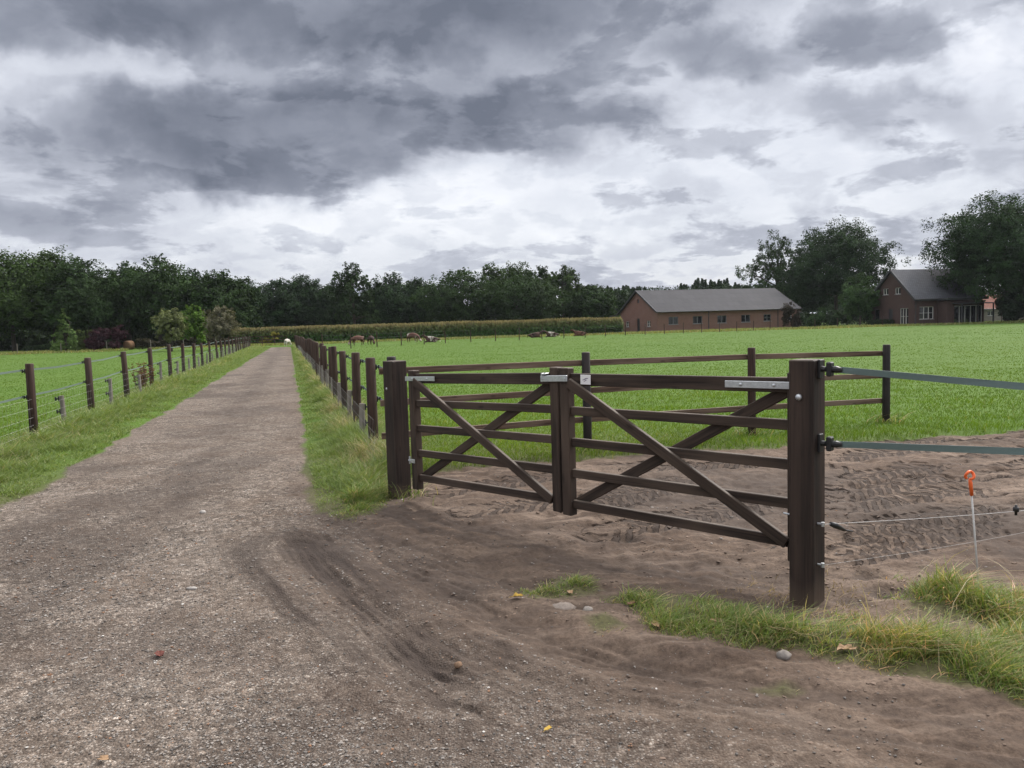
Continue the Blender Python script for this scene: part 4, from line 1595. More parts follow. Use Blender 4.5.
M_T = [
    (280, 138, 277, 50, OAKD, 'oak', 'first low rounded tree of the line, above the white sheep'),
    (308, 140, 275, 46, OAKD, 'oak', 'second rounded tree of the line with a small pointed top'),
    (330, 146, 284, 40, OAKD, 'oak', 'low dark tree in the dip left of the tall airy tree'),
    (355, 134, 263, 54, OAK2, 'airy', 'tall airy tree with sky showing through, standing above its neighbours in the tree line'),
    (388, 142, 274, 46, OAKD, 'oak', 'broad dark tree just right of the tall airy tree'),
    (416, 144, 276, 40, OAKD, 'oak', 'dark tree of the line with a flat top, left of a notch in the skyline'),
    (458, 132, 269, 62, OAK2, 'oak', 'big round crowned tree standing forward right of the skyline notch'),
    (494, 146, 262, 42, OAK, 'airy', 'tall loose crowned tree behind the two round trees'),
    (520, 131, 274, 64, OAK2, 'oak', 'round tree standing forward in the middle of the line, dome below its taller neighbours'),
    (514, 150, 262, 44, OAK, 'oak', 'tallest tree in the middle of the line behind the round dome'),
    (541, 148, 266, 44, OAK2, 'airy', 'tall tree with a broken top between the middle dome and the last tall tree'),
    (565, 142, 264, 44, OAK, 'airy', 'last tall airy tree of the line, left of the conifers'),
    (590, 136, 284, 44, OAK2, 'oak', 'low sloping tree between the last tall tree and the barn gable'),
]
for i, (px, d, ty, w, c, fm, lab) in enumerate(M_T):
    tree('oak_tree', lab, px, d, ty, w * (1.36 if fm == 'oak' else 1.15), 200 + i, c, 'tree', GM, 0.02, 20000 if fm == 'oak' else 13000, 0.38, 32 if fm == 'oak' else 38, fm, per=16, spread=0.13)
# dim inside of the woods: a mass of undergrowth that cannot be counted
def woodland():
    rng = np.random.default_rng(77)
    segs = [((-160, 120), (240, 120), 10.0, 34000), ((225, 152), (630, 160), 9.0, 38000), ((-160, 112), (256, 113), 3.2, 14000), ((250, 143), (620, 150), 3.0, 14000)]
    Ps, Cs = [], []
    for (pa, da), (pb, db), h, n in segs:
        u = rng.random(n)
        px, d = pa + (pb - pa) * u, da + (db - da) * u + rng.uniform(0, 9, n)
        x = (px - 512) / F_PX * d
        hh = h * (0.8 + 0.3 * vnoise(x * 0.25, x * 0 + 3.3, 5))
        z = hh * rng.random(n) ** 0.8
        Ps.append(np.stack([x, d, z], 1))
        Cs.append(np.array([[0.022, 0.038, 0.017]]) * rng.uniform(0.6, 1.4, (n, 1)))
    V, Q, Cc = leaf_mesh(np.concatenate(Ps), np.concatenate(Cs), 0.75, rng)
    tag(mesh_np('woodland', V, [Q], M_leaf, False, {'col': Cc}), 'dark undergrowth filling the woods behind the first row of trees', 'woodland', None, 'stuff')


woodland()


def conifer_wood():
    rng = np.random.default_rng(78)
    Ps, Cs, Vt = [], [], []
    mb = MB()
    for px in np.arange(585, 985, 3.0):
        d = rng.uniform(190, 225)
        tops = np.interp(px, [585, 605, 640, 655, 672, 690, 703, 727, 745, 800, 900, 985], [291, 286, 284, 289, 290, 283, 278, 279, 284, 285, 290, 288])
        top = tops + rng.normal(0, 1.6) + 2.5
        H = (HOR(px) - top) / F_PX * d + CAM_H
        R = rng.uniform(2.4, 4.0)
        n = 700
        u = rng.random(n) ** 0.8
        a_ = rng.uniform(0, 2 * PI, n)
        rr = R * (1 - u) * np.sqrt(rng.random(n)) * (0.75 + 0.5 * np.sin(u * 40) ** 2) + 0.08
        x0 = (px + rng.uniform(-2, 2) - 512) / F_PX * d
        Ps.append(np.stack([x0 + np.cos(a_) * rr, d + np.sin(a_) * rr, H * (0.30 + 0.70 * u)], 1))
        Cs.append(np.array([[0.034, 0.056, 0.030]]) * rng.uniform(0.6, 1.4, (n, 1)) * rng.uniform(0.8, 1.2))
    n = 36000
    px = rng.uniform(580, 1100, n); d = rng.uniform(205, 230, n)
    x = (px - 512) / F_PX * d
    Ps.append(np.stack([x, d, 10.8 * rng.random(n)], 1)); Cs.append(np.array([[0.03, 0.05, 0.026]]) * rng.uniform(0.6, 1.4, (n, 1)))
    V, Q, Cc = leaf_mesh(np.concatenate(Ps), np.concatenate(Cs), 0.62, rng)
    tag(mesh_np('conifer_wood', V, [Q], M_leaf, False, {'col': Cc}), 'far dark conifer wood with a spiky top behind the brick barn', 'conifer wood', None, 'stuff')


conifer_wood()

# right hand trees
tree('oak_tree', 'very large oak with an open dark crown at the right edge of the picture', 1007, 100, 195, 150, 301, OAKD, 'tree', 'big oaks by the farm buildings', 0.05, 105000, 0.27, 72, per=45, spread=0.115)
tree('oak_tree', 'large domed oak between the barn and the house', 836, 132, 222, 114, 302, OAKD, 'tree', 'big oaks by the farm buildings', 0.06, 76000, 0.29, 60, per=45, spread=0.115)
tree('oak_tree', 'looser pale edged tree left of the domed oak, rising behind the barn roof', 779, 142, 232, 84, 303, OAK2, 'tree', 'big oaks by the farm buildings', 0.06, 22000, 0.28, 46, 'airy', per=45, spread=0.13)
tree('garden_tree', 'small rounded lighter green tree in front of the house gable', 860, 108, 274, 46, 304, (0.040, 0.075, 0.026), 'tree', None, 0.03, 13000, 0.24, 18)
tree('round_bush', 'neat round clipped bush right of the barn end', 817, 106, 303, 24, 305, (0.034, 0.066, 0.024), 'bush', None, 0.0, 6000, 0.20, 12, 'bush', False)
tree('shrub', 'dark brownish shrub hiding the right corner of the barn', 790, 105, 301, 24, 306, (0.045, 0.038, 0.030), 'shrub', None, 0.0, 6000, 0.20, 12, 'bush', False)
tree('shrub', 'low dark green shrub between the brownish shrub and the round bush', 803, 112, 310, 22, 307, (0.026, 0.046, 0.022), 'shrub', None, 0.0, 4000, 0.22, 10, 'bush', False)
tree('shrub', 'low dark shrub left of the lighter garden tree', 838, 112, 308, 26, 308, (0.028, 0.050, 0.022), 'shrub', None, 0.0, 5000, 0.22, 10, 'bush', False)
tree('shrub', 'dense dark shrub under the large oak at the right edge', 1014, 98, 280, 50, 309, (0.022, 0.036, 0.020), 'shrub', None, 0.0, 12000, 0.26, 16, 'bush', False)
tree('oak_tree', 'dark oak at the foot of the big oaks behind the round bush', 800, 138, 268, 70, 310, OAKD, 'tree', 'big oaks by the farm buildings', 0.02, 12000, 0.32, 18)
# left hand shrubs
tree('young_conifer', 'small pale green pointed tree in front of the left wood', 65, 90, 306, 30, 311, (0.085, 0.135, 0.042), 'tree', None, 0.02, 7000, 0.20, 22, 'cone')
tree('purple_shrub', 'wide round purple leaved shrub before the left wood', 104, 92, 320, 40, 312, (0.040, 0.018, 0.024), 'shrub', None, 0.0, 9000, 0.20, 14, 'bush', False)
tree('shrub', 'small yellow green shrub touching the left side of the purple shrub', 87, 95, 321, 20, 313, (0.085, 0.115, 0.035), 'shrub', None, 0.0, 3500, 0.20, 8, 'bush', False)
tree('willow_bush', 'rounded olive green willow, left of the three by the road', 171, 76, 307, 36, 314, (0.125, 0.145, 0.065), 'tree', None, 0.04, 9000, 0.17, 16, 'oak')
tree('willow_bush', 'bright green bush standing between the two greyer willows', 194, 80, 304, 30, 315, (0.085, 0.15, 0.030), 'bush', None, 0.03, 7500, 0.18, 14, 'oak')
tree('willow_bush', 'grey brown thin leaved willow nearest the maize', 221, 76, 303, 36, 316, (0.13, 0.125, 0.085), 'tree', None, 0.04, 8000, 0.16, 16, 'oak')
tree('yellow_shrub', 'yellowing shrub at the far end of the gravel road', 270, 101, 330.5, 26, 317, (0.17, 0.155, 0.03), 'shrub', None, 0.0, 4500, 0.20, 10, 'bush', False)


def hedge(label, pxa, da, pxb, db, h, wd, col, seed, n=9000, size=0.22):
    rng = np.random.default_rng(seed)
    A, B = FLAT(pxa, da), FLAT(pxb, db)
    u = rng.random(n)
    x, y = A.x + (B.x - A.x) * u, A.y + (B.y - A.y) * u + rng.uniform(-wd, wd, n)
    hh = h * (0.85 + 0.25 * vnoise(x * 0.6, x * 0, seed))
    z = hh * np.sqrt(rng.random(n))
    C = np.array([col]) * rng.uniform(0.6, 1.4, (n, 1))
    V, Q, Cc = leaf_mesh(np.stack([x - A.x, y - A.y, z], 1), C, size, rng)
    o = mesh_np('hedge', V, [Q], M_leaf, False, {'col': Cc})
    o.location = A
    tag(o, label, 'hedge', 'low hedges')


hedge('low dark hedge along the foot of the left wood', 26, 96, 112, 97, 1.1, 0.8, (0.03, 0.05, 0.022), 1)
hedge('low brownish hedge between the hay bale and the willows', 138, 94, 235, 98, 1.3, 0.9, (0.045, 0.042, 0.028), 2)
hedge('dark trimmed hedge in front of the house', 868, 104, 925, 104, 0.9, 0.6, (0.025, 0.042, 0.02), 3, 6000)
hedge('dark hedge and undergrowth between the barn end and the house', 795, 118, 880, 118, 2.4, 1.5, (0.022, 0.036, 0.018), 5, 9000, 0.3)
hedge('low green hedge left of the barn gable', 585, 104, 622, 106, 1.1, 0.7, (0.04, 0.07, 0.025), 4, 4000)

# ------------------------------------------------------------------ maize
def maize():
    rng = np.random.default_rng(91)
    A, B = FLAT(232, 100), FLAT(622, 112)
    X, Y = [], []
    n = 15000
    u = rng.random(n)
    dep = rng.random(n) ** 1.6 * 26
    x = A.x + (B.x - A.x) * u
    y = A.y + (B.y - A.y) * u + np.floor(dep / 0.75) * 0.75 + rng.normal(0, .06, n)
    H = 2.0 * rng.uniform(0.88, 1.08, n) * (1 + 0.05 * vnoise(x * .3, y * .3, 4))
    V, Fq, C = [], [], []
    # stalk + leaves as long drooping quads + tassel
    k = 9
    n_l = n * k
    xs, ys_, Hs = np.repeat(x, k), np.repeat(y, k), np.repeat(H, k)
    f = rng.uniform(0.08, 0.93, n_l)
    a_ = rng.uniform(0, 2 * PI, n_l)
    L = rng.uniform(0.35, 0.7, n_l) * (1.1 - 0.5 * f)
    w = rng.uniform(0.06, 0.11, n_l)
    dx, dy = np.cos(a_), np.sin(a_)
    z0 = Hs * f
    p0 = np.stack([xs, ys_, z0], 1)
    p1 = np.stack([xs + dx * L * .5, ys_ + dy * L * .5, z0 + 0.22 * L], 1)
    p2 = np.stack([xs + dx * L, ys_ + dy * L, z0 - 0.30 * L], 1)
    side = np.stack([-dy, dx, np.zeros(n_l)], 1) * w[:, None]
    up = np.array([[0, 0, 1.0]]) * w[:, None] * 0.5
    VV = np.stack([p0 - side * .5, p0 + side * .5, p1 + side + up, p1 - side - up, p2], 1).reshape(-1, 3)
    b = (np.arange(n_l) * 5)[:, None]
    q = (b + np.array([[0, 1, 2, 3]])).astype(np.int32)
    t_ = (b + np.array([[3, 2, 4]])).astype(np.int32)
    g = np.array([[0.045, 0.098, 0.024]]) * rng.uniform(0.6, 1.3, (n_l, 1))
    topc = np.clip((f - 0.45) / 0.4, 0, 1)[:, None]
    g = g * (1 - topc) + np.array([[0.125, 0.140, 0.052]]) * rng.uniform(0.7, 1.25, (n_l, 1)) * topc
    Cc = np.repeat(np.concatenate([g, np.ones((n_l, 1))], 1), 5, 0)
    # stalks with tassels: thin crossed tris
    sx = np.stack([x, y, H * 0], 1)
    tip = np.stack([x + rng.normal(0, .04, n), y, H + 0.18], 1)
    ang = rng.uniform(0, PI, n)
    e = np.stack([np.cos(ang), np.sin(ang), ang * 0], 1) * 0.03
    V2 = np.stack([sx - e, sx + e, tip + e * 2.2, tip - e * 2.2], 1).reshape(-1, 3)
    q2 = (len(VV) + (np.arange(n) * 4)[:, None] + np.array([[0, 1, 2, 3]])).astype(np.int32)
    c2 = np.array([[[0.06, 0.085, 0.03], [0.06, 0.085, 0.03], [0.27, 0.23, 0.12], [0.27, 0.23, 0.12]]]) * rng.uniform(0.7, 1.2, (n, 1, 1))
    c2 = np.concatenate([c2, np.ones((n, 4, 1))], 2).reshape(-1, 4)
    o = mesh_np('maize_field', np.concatenate([VV, V2]), [np.concatenate([q, q2]), t_], M_leaf, False, {'col': np.concatenate([Cc, c2])})
    tag(o, 'strip of ripening maize with pale tassels across the far end of the pasture', 'maize field', None, 'stuff')


maize()

# dry grass strip beyond the fence at the foot of the maize and the far margins
def margins():
    rng = np.random.default_rng(93)
    xs, ys_ = [], []
    for (pa, da, pb, db, n) in ((150, 97, 620, 106, 15000), (-60, 90, 130, 93, 5000), (620, 103, 1050, 99, 12000)):
        u = rng.random(n)
        px = pa + (pb - pa) * u
        d = da + (db - da) * u + rng.uniform(-6, 5, n)
        xs.append((px - 512) / F_PX * d); ys_.append(d)
    x, y = np.concatenate(xs), np.concatenate(ys_)
    n = len(x)
    ok = grass_amount(x, y) > 0
    x, y = x[ok], y[ok]
    n = len(x)
    c = gcol(rng, n, (0.13, 0.185, 0.045), (0.22, 0.22, 0.09), 0.5, 0.2, (0.30, 0.26, 0.13))
    blades('margin_grass', x, y, rng.uniform(0.15, 0.38, n), np.full(n, 0.10), rng.uniform(.3, 1, n), c, 'long pale grass along the far margins of the pastures', M_blade, 2)


margins()

# ------------------------------------------------------------------ buildings
def wall_frame(o, dx):
    return dx


class Block:
    """wall helper in a building's own frame: u along the front, v back, z up"""

    def __init__(self, corner, ang):
        self.c = Vector(corner)
        self.U = Vector((math.cos(ang), math.sin(ang), 0))
        self.W = Vector((-math.sin(ang), math.cos(ang), 0))

    def p(self, u, v, z):
        return self.c + self.U * u + self.W * v + Zv * z


def quad_uv(mb, pts, uv):
    mb.add(pts, [tuple(range(len(pts)))], [(a_, b_, 0) for a_, b_ in uv])


def front_wall(mb, B, u0, u1, z0, z1, holes, v=0.0):
    """brick wall facing -W with real openings: holes = (u0,u1,z0,z1)"""
    us = sorted({u0, u1, *[h[0] for h in holes], *[h[1] for h in holes]})
    zs = sorted({z0, z1, *[h[2] for h in holes], *[h[3] for h in holes]})
    for a_, b_ in zip(us[:-1], us[1:]):
        for c_, d_ in zip(zs[:-1], zs[1:]):
            m_ = ((a_ + b_) / 2, (c_ + d_) / 2)
            if any(h[0] < m_[0] < h[1] and h[2] < m_[1] < h[3] for h in holes):
                continue
            quad_uv(mb, [B.p(a_, v, c_), B.p(b_, v, c_), B.p(b_, v, d_), B.p(a_, v, d_)], [(a_, c_), (b_, c_), (b_, d_), (a_, d_)])
    dp = 0.16
    for h in holes:
        a_, b_, c_, d_ = h
        quad_uv(mb, [B.p(a_, v, c_), B.p(a_, v, d_), B.p(a_, v + dp, d_), B.p(a_, v + dp, c_)], [(0, c_), (0, d_), (dp, d_), (dp, c_)])
        quad_uv(mb, [B.p(b_, v, c_), B.p(b_, v + dp, c_), B.p(b_, v + dp, d_), B.p(b_, v, d_)], [(0, c_), (dp, c_), (dp, d_), (0, d_)])
        quad_uv(mb, [B.p(a_, v, d_), B.p(b_, v, d_), B.p(b_, v + dp, d_), B.p(a_, v + dp, d_)], [(a_, 0), (b_, 0), (b_, dp), (a_, dp)])
        quad_uv(mb, [B.p(a_, v, c_), B.p(a_, v + dp, c_), B.p(b_, v + dp, c_), B.p(b_, v, c_)], [(a_, 0), (a_, dp), (b_, dp), (b_, 0)])


class EndBlock(Block):
    """same helper looking at the left gable: u runs from the front corner backwards"""

    def __init__(self, blk):
        self.c, self.U, self.W = blk.c, blk.W, blk.U

    
def window(o, B, h, fr_mat, nv=2, nh=1, v=0.0, name='window'):
    u0, u1, z0, z1 = h
    d = v + 0.10
    mb = MB()
    t = 0.05
    bar = lambda a_, b_, c_, e_: mb.box(B.p((a_ + b_) / 2, d, (c_ + e_) / 2), B.U, B.W, Zv, (b_ - a_) / 2, 0.03, (e_ - c_) / 2)
    bar(u0, u1, z0, z0 + t); bar(u0, u1, z1 - t, z1); bar(u0, u0 + t, z0 + t, z1 - t); bar(u1 - t, u1, z0 + t, z1 - t)
    for k in range(1, nv):
        c_ = u0 + (u1 - u0) * k / nv
        bar(c_ - t * .6, c_ + t * .6, z0 + t, z1 - t)
    for k in range(1, nh):
        c_ = z0 + (z1 - z0) * k / nh
        mb.box(B.p((u0 + u1) / 2, d + 0.004, c_), B.U, B.W, Zv, (u1 - u0) / 2 - t, 0.02, t * .35)
    w = mb.build(name, fr_mat, o)
    mb = MB()
    quad_uv(mb, [B.p(u0, d + 0.035, z0), B.p(u1, d + 0.035, z0), B.p(u1, d + 0.035, z1), B.p(u0, d + 0.035, z1)], [(u0, z0), (u1, z0), (u1, z1), (u0, z1)])
    mb.build('pane', M_glass, w)
    mb = MB()
    mb.box(B.p((u0 + u1) / 2, v - 0.02, z0 - 0.04), B.U, B.W, Zv, (u1 - u0) / 2 + 0.08, 0.06, 0.035)
    mb.build('sill', M_leadgrey, w)


def gable_wall(mb, E, W, ez, rz, holes, top_holes=()):
    front_wall(mb, E, 0, W, -0.3, ez, holes)
    hs = sorted(top_holes)
    pts_ = [(0, ez), (W, ez), (W / 2, rz)]
    if not hs:
        quad_uv(mb, [E.p(a_, 0, b_) for a_, b_ in pts_][::-1], pts_[::-1])
        return
    # band with upstairs openings, then the peak
    zt_ = max(h[3] for h in hs) + 0.25
    f = (zt_ - ez) / (rz - ez)
    ua, ub = W / 2 * f, W - W / 2 * f
    front_wall(mb, E, ua, ub, ez, zt_, hs)
    quad_uv(mb, [E.p(0, 0, ez), E.p(ua, 0, ez), E.p(ua, 0, zt_)], [(0, ez), (ua, ez), (ua, zt_)])
    quad_uv(mb, [E.p(W, 0, ez), E.p(ub, 0, zt_), E.p(ub, 0, ez)], [(W, ez), (ub, zt_), (ub, ez)])
    quad_uv(mb, [E.p(ua, 0, zt_), E.p(ub, 0, zt_), E.p(W / 2, 0, rz)], [(ua, zt_), (ub, zt_), (W / 2, rz)])


def pitched_roof(o, B, L, W, ez, rz, mat, ov=0.35, name='roof', trim=M_trim):
    mb = MB()
    th = 0.16
    s = (rz - ez) / (W / 2)
    e = ov * s
    for sgn in (0, 1):
        v0, v1 = (-ov, W / 2) if sgn == 0 else (W + ov, W / 2)
        a_ = [B.p(-ov, v0, ez - e + 0.12), B.p(L + ov, v0, ez - e + 0.12), B.p(L + ov, v1, rz + 0.12), B.p(-ov, v1, rz + 0.12)]
        sl_ = math.hypot(W / 2 + ov, rz - ez + e)
        uv = [(-ov, 0), (L + ov, 0), (L + ov, sl_), (-ov, sl_)]
        low = [p - Zv * th for p in a_]
        vs, gs = a_ + low, uv + uv
        fs = [(0, 1, 2, 3), (4, 7, 6, 5), (0, 4, 5, 1), (1, 5, 6, 2), (3, 7, 4, 0)]
        if sgn:
            fs = [f[::-1] for f in fs]
        mb.add(vs, fs, [(g[0], g[1], 0) for g in gs])
    rf = mb.build(name, mat, o)
    for u in (-ov - 0.02, L + ov + 0.02):
        for v0 in (-ov, W + ov):
            mb = MB()
            mb.beam(B.p(u, v0, ez - e + 0.03), B.p(u, W / 2, rz + 0.03), B.U, 0.26, 0.035, 0)
            mb.build('verge_board', trim, rf)
    mb = MB()
    mb.tube([B.p(-ov, -ov - 0.06, ez - e + 0.03), B.p(L + ov, -ov - 0.06, ez - e + 0.03)], 0.065, 8)
    mb.build('gutter', trim, rf)
    return rf


def barn():
    c = FLAT(657.5, 112)
    B = Block(c, math.radians(17))
    E = EndBlock(B)
    L, W, ez, rz = 24.0, 12.6, 2.95, 6.15
    o = root('brick_barn', c, 'long red brick barn with a low grey roof across the pasture', 'barn')
    holes = [(u, u + 1.55, 0.98, 2.08) for u in (1.8, 5.8, 9.9, 14.0)] + [(17.9, 19.2, 1.05, 2.05), (21.5, 22.9, 1.0, 2.1)]
    gh = [(2.2, 3.3, 0.75, 1.6), (5.7, 6.65, -0.28, 2.0), (9.4, 10.5, 0.75, 1.6)]
    mb = MB()
    front_wall(mb, B, 0, L, -0.3, ez, holes)
    gable_wall(mb, E, W, ez, rz, gh, ((5.75, 6.45, 4.35, 4.9),))
    quad_uv(mb, [B.p(L, 0, -.3), B.p(L, W, -.3), B.p(L, W, ez), B.p(L, W / 2, rz), B.p(L, 0, ez)], [(0, -.3), (W, -.3), (W, ez), (W / 2, rz), (0, ez)])
    quad_uv(mb, [B.p(L, W, -.3), B.p(0, W, -.3), B.p(0, W, ez), B.p(L, W, ez)], [(0, -.3), (L, -.3), (L, ez), (0, ez)])
    mb.build('wall', M_brick, o)
    for i, h in enumerate(holes):
        window(o, B, h, M_whitefr if i > 4 else M_leadgrey, 2, 1 if i < 4 else 2)
    window(o, E, gh[0], M_whitefr, 2, 2)
    window(o, E, gh[2], M_whitefr, 2, 2)
    mb = MB()
    u0, u1, z0, z1 = gh[1]
    mb.box(E.p((u0 + u1) / 2, 0.12, (z0 + z1) / 2), E.U, E.W, Zv, (u1 - u0) / 2, 0.03, (z1 - z0) / 2)
    d = mb.build('door', M_trim, o)
    mb = MB()
    mb.box(E.p(6.1, 0.12, 4.62), E.U, E.W, Zv, 0.35, 0.03, 0.27)
    mb.build('loft_hatch', M_trim, o)
    pitched_roof(o, B, L, W, ez, rz, M_tile)
    for u in (8.4, 20.4):
        mb = MB()
        mb.tube([B.p(u, -0.07, -0.1), B.p(u, -0.07, ez - 0.15)], 0.06, 8)
        mb.build('downpipe', M_trim, o)
    # lean-to on the far side
    mb = MB()
    mb.beam(E.p(W + 0.0, -0.3, 2.75), E.p(W + 4.2, -0.3, 2.25), E.W, 0.22, 0.12, 0)
    a_ = [B.p(-.3, W + .05, 2.8), B.p(6, W + .05, 2.8), B.p(6, W + 4.3, 2.3), B.p(-.3, W + 4.3, 2.3)]
    mb.prism(a_, (0, 0, 0.1))
    for v in (W + 4.1,):
        mb.tube([B.p(0, v, -.2), B.p(0, v, 2.3)], 0.09, 8); mb.tube([B.p(5.8, v, -.2), B.p(5.8, v, 2.3)], 0.09, 8)
    mb.build('lean_to', M_trim, o)


barn()


def house():
    c = FLAT(914.5, 100)
    B = Block(c, math.radians(13))
    E = EndBlock(B)
    L, W, ez, rz = 10.5, 8.4, 3.55, 7.35
    o = root('brick_house', c, 'dark brick farmhouse with a steep grey roof beside the large oak', 'house')
    h_front = [(0.75, 2.9, 0.75, 2.35)]
    h_gable = [(1.1, 2.6, 0.1, 2.25), (4.0, 4.8, -0.25, 2.2), (6.6, 7.5, 0.8, 2.2)]
    h_up = [(2.55, 3.55, 4.15, 5.0), (4.85, 5.85, 4.15, 5.0)]
    mb = MB()
    front_wall(mb, B, 0, L, -.3, ez, h_front)
    gable_wall(mb, E, W, ez, rz, h_gable, h_up)
    quad_uv(mb, [B.p(L, 0, -.3), B.p(L, W, -.3), B.p(L, W, ez), B.p(L, W / 2, rz), B.p(L, 0, ez)], [(0, -.3), (W, -.3), (W, ez), (W / 2, rz), (0, ez)])
    quad_uv(mb, [B.p(L, W, -.3), B.p(0, W, -.3), B.p(0, W, ez), B.p(L, W, ez)], [(0, -.3), (L, -.3), (L, ez), (0, ez)])
    mb.build('wall', M_brick2, o)
    window(o, B, h_front[0], M_whitefr, 3, 2)
    window(o, E, h_gable[0], M_whitefr, 3, 2)
    window(o, E, h_gable[2], M_trim, 1, 1)
    for h in h_up:
        window(o, E, h, M_whitefr, 2, 1)
    mb = MB()
    u0, u1, z0, z1 = h_gable[1]
    mb.box(E.p((u0 + u1) / 2, 0.12, (z0 + z1) / 2), E.U, E.W, Zv, (u1 - u0) / 2, 0.03, (z1 - z0) / 2)
    mb.build('door', M_trim, o)
    pitched_roof(o, B, L, W, ez, rz, M_tile2, 0.3)
    # flat roofed wing at the right with a glazed veranda
    w0, w1, wz = L + 0.02, 8.6 + 0.6, 3.0
    u_end = 9.0
    mb = MB()
    # wing projects in front of the long wall from u = 3.6 on
    f0, f1, fv = 3.5, 9.2, -1.6
    Bw = Block(B.p(0, fv, 0), math.radians(13))
    vh = [(4.6, 8.9, -0.25, 2.35)]
    front_wall(mb, Bw, f0, f1, -.3, wz, vh)
    quad_uv(mb, [B.p(f0, 0, -.3), B.p(f0, fv, -.3), B.p(f0, fv, wz), B.p(f0, 0, wz)], [(0, -.3), (1.6, -.3), (1.6, wz), (0, wz)])
    quad_uv(mb, [B.p(f1, fv, -.3), B.p(f1, 0, -.3), B.p(f1, 0, wz), B.p(f1, fv, wz)], [(0, -.3), (1.6, -.3), (1.6, wz), (0, wz)])
    mb.build('wing_wall', M_brick2, o)
    window(o, Bw, vh[0], M_whitefr, 5, 1, 0.0, 'veranda_glazing')
    mb = MB()
    a_ = [B.p(-0.12, -0.35, wz + 0.12), B.p(f0 - 0.3, -0.35, wz + 0.12), B.p(f0 - 0.3, fv - 0.4, wz + 0.12), B.p(f1 + 0.3, fv - 0.4, wz + 0.12), B.p(f1 + 0.3, -0.003, wz + 0.12), B.p(-0.12, -0.003, wz + 0.12)]
    mb.prism(a_, (0, 0, 0.26))
    mb.build('flat_roof', M_trim, o)
    mb = MB()
    a_ = [Bw.p(4.3, -1.5, 2.55), Bw.p(9.4, -1.5, 2.55), Bw.p(9.4, -0.003, 2.62), Bw.p(4.3, -0.003, 2.62)]
    mb.prism(a_, (0, 0, 0.10))
    for u in (4.45, 6.9, 9.25):
        mb.box(Bw.p(u, -1.4, 1.12), B.U, B.W, Zv, 0.06, 0.06, 1.42)
    mb.build('veranda', M_trim, o)
    mb = MB()
    mb.tube([B.p(0.12, -0.08, -.1), B.p(0.12, -0.08, wz)], 0.05, 8)
    mb.build('downpipe', M_trim, o)


house()


def shed():
    c = FLAT(976, 122)
    B = Block(c, math.radians(8))
    E = EndBlock(B)
    L, W, ez, rz = 9.0, 5.0, 2.0, 4.0
    o = root('red_roofed_shed', c, 'low pale shed with a red tiled roof between the house and the large oak', 'shed')
    mb = MB()
    hs = [(2.0, 3.2, 0.8, 1.6)]
    front_wall(mb, B, 0, L, -.3, ez, hs)
    gable_wall(mb, E, W, ez, rz, [])
    quad_uv(mb, [B.p(L, 0, -.3), B.p(L, W, -.3), B.p(L, W, ez), B.p(L, W / 2, rz), B.p(L, 0, ez)], [(0, -.3), (W, -.3), (W, ez), (W / 2, rz), (0, ez)])
    mb.build('wall', M_grey, o)
    window(o, B, hs[0], M_whitefr, 2, 1)
    pitched_roof(o, B, L, W, ez, rz, M_redtile, 0.25)


shed()

# ------------------------------------------------------------------ round hay bale
def bale():
    p = on_ground(FLAT(128.5, 93))
    t = NT('straw')
    co = t.n('ShaderNodeTexCoord').outputs['Object']
    nz = t.noise(co, 18, 5, 0.7)
    M = t.done(t.bsdf(t.ramp(nz, [(0.3, (0.09, 0.05, 0.03)), (0.75, (0.20, 0.125, 0.075))]), 0.9, 0, 0.1, t.bump(nz, 0.8, 0.03)).outputs[0])
    mb = MB()
    ax_ = Vector((0.35, 0.93, 0)).normalized()
    cc = p + Zv * 0.53
    rng = np.random.default_rng(4)
    mb.tube([cc - ax_ * 0.45, cc - ax_ * 0.40, cc - ax_ * 0.2, cc + ax_ * 0.2, cc + ax_ * 0.40, cc + ax_ * 0.45], [0.48, 0.54, 0.56, 0.56, 0.54, 0.48], 22, True, 0.03, rng)
    single(mb, 'hay_bale', M, p, 'orange brown round hay bale beside the purple shrub', 'hay bale', None, True)


bale()

# ------------------------------------------------------------------ animals
def skin_body(name, joints, edges, mat, levels=1):
    """one continuous body from joints (position, radius x, radius y)"""
    me = bpy.data.meshes.new(name)
    me.from_pydata([j[0] for j in joints], edges, [])
    o = bpy.data.objects.new(name, me)
    COL.objects.link(o)
    md = o.modifiers.new('skin', 'SKIN')
    md.use_smooth_shade = True
    if not me.skin_vertices:
        pass
    sk = me.skin_vertices[0].data if me.skin_vertices else None
    if sk is None:
        lay = me.attributes
    else:
        for i, j in enumerate(joints):
            sk[i].radius = (j[1], j[2])
        sk[0].use_root = True
    ss = o.modifiers.new('subsurf', 'SUBSURF')
    ss.levels = ss.render_levels = levels
    dg = bpy.context.evaluated_depsgraph_get()
    dg.update()
    ev = o.evaluated_get(dg)
    baked = bpy.data.meshes.new_from_object(ev)
    bpy.data.objects.remove(o)
    baked.name = name
    baked.materials.clear()
    baked.materials.append(mat)
    return baked


def mat_hide(name, c1, c2, scale, thr):
    t = NT(name)
    co = t.n('ShaderNodeTexCoord').outputs['Object']
    nz = t.noise(co, scale, 2, 0.5)
    c = t.ramp(nz, [(thr - 0.02, c1), (thr + 0.02, c2)])
    return t.done(t.bsdf(c, 0.75, 0, 0.2).outputs[0])


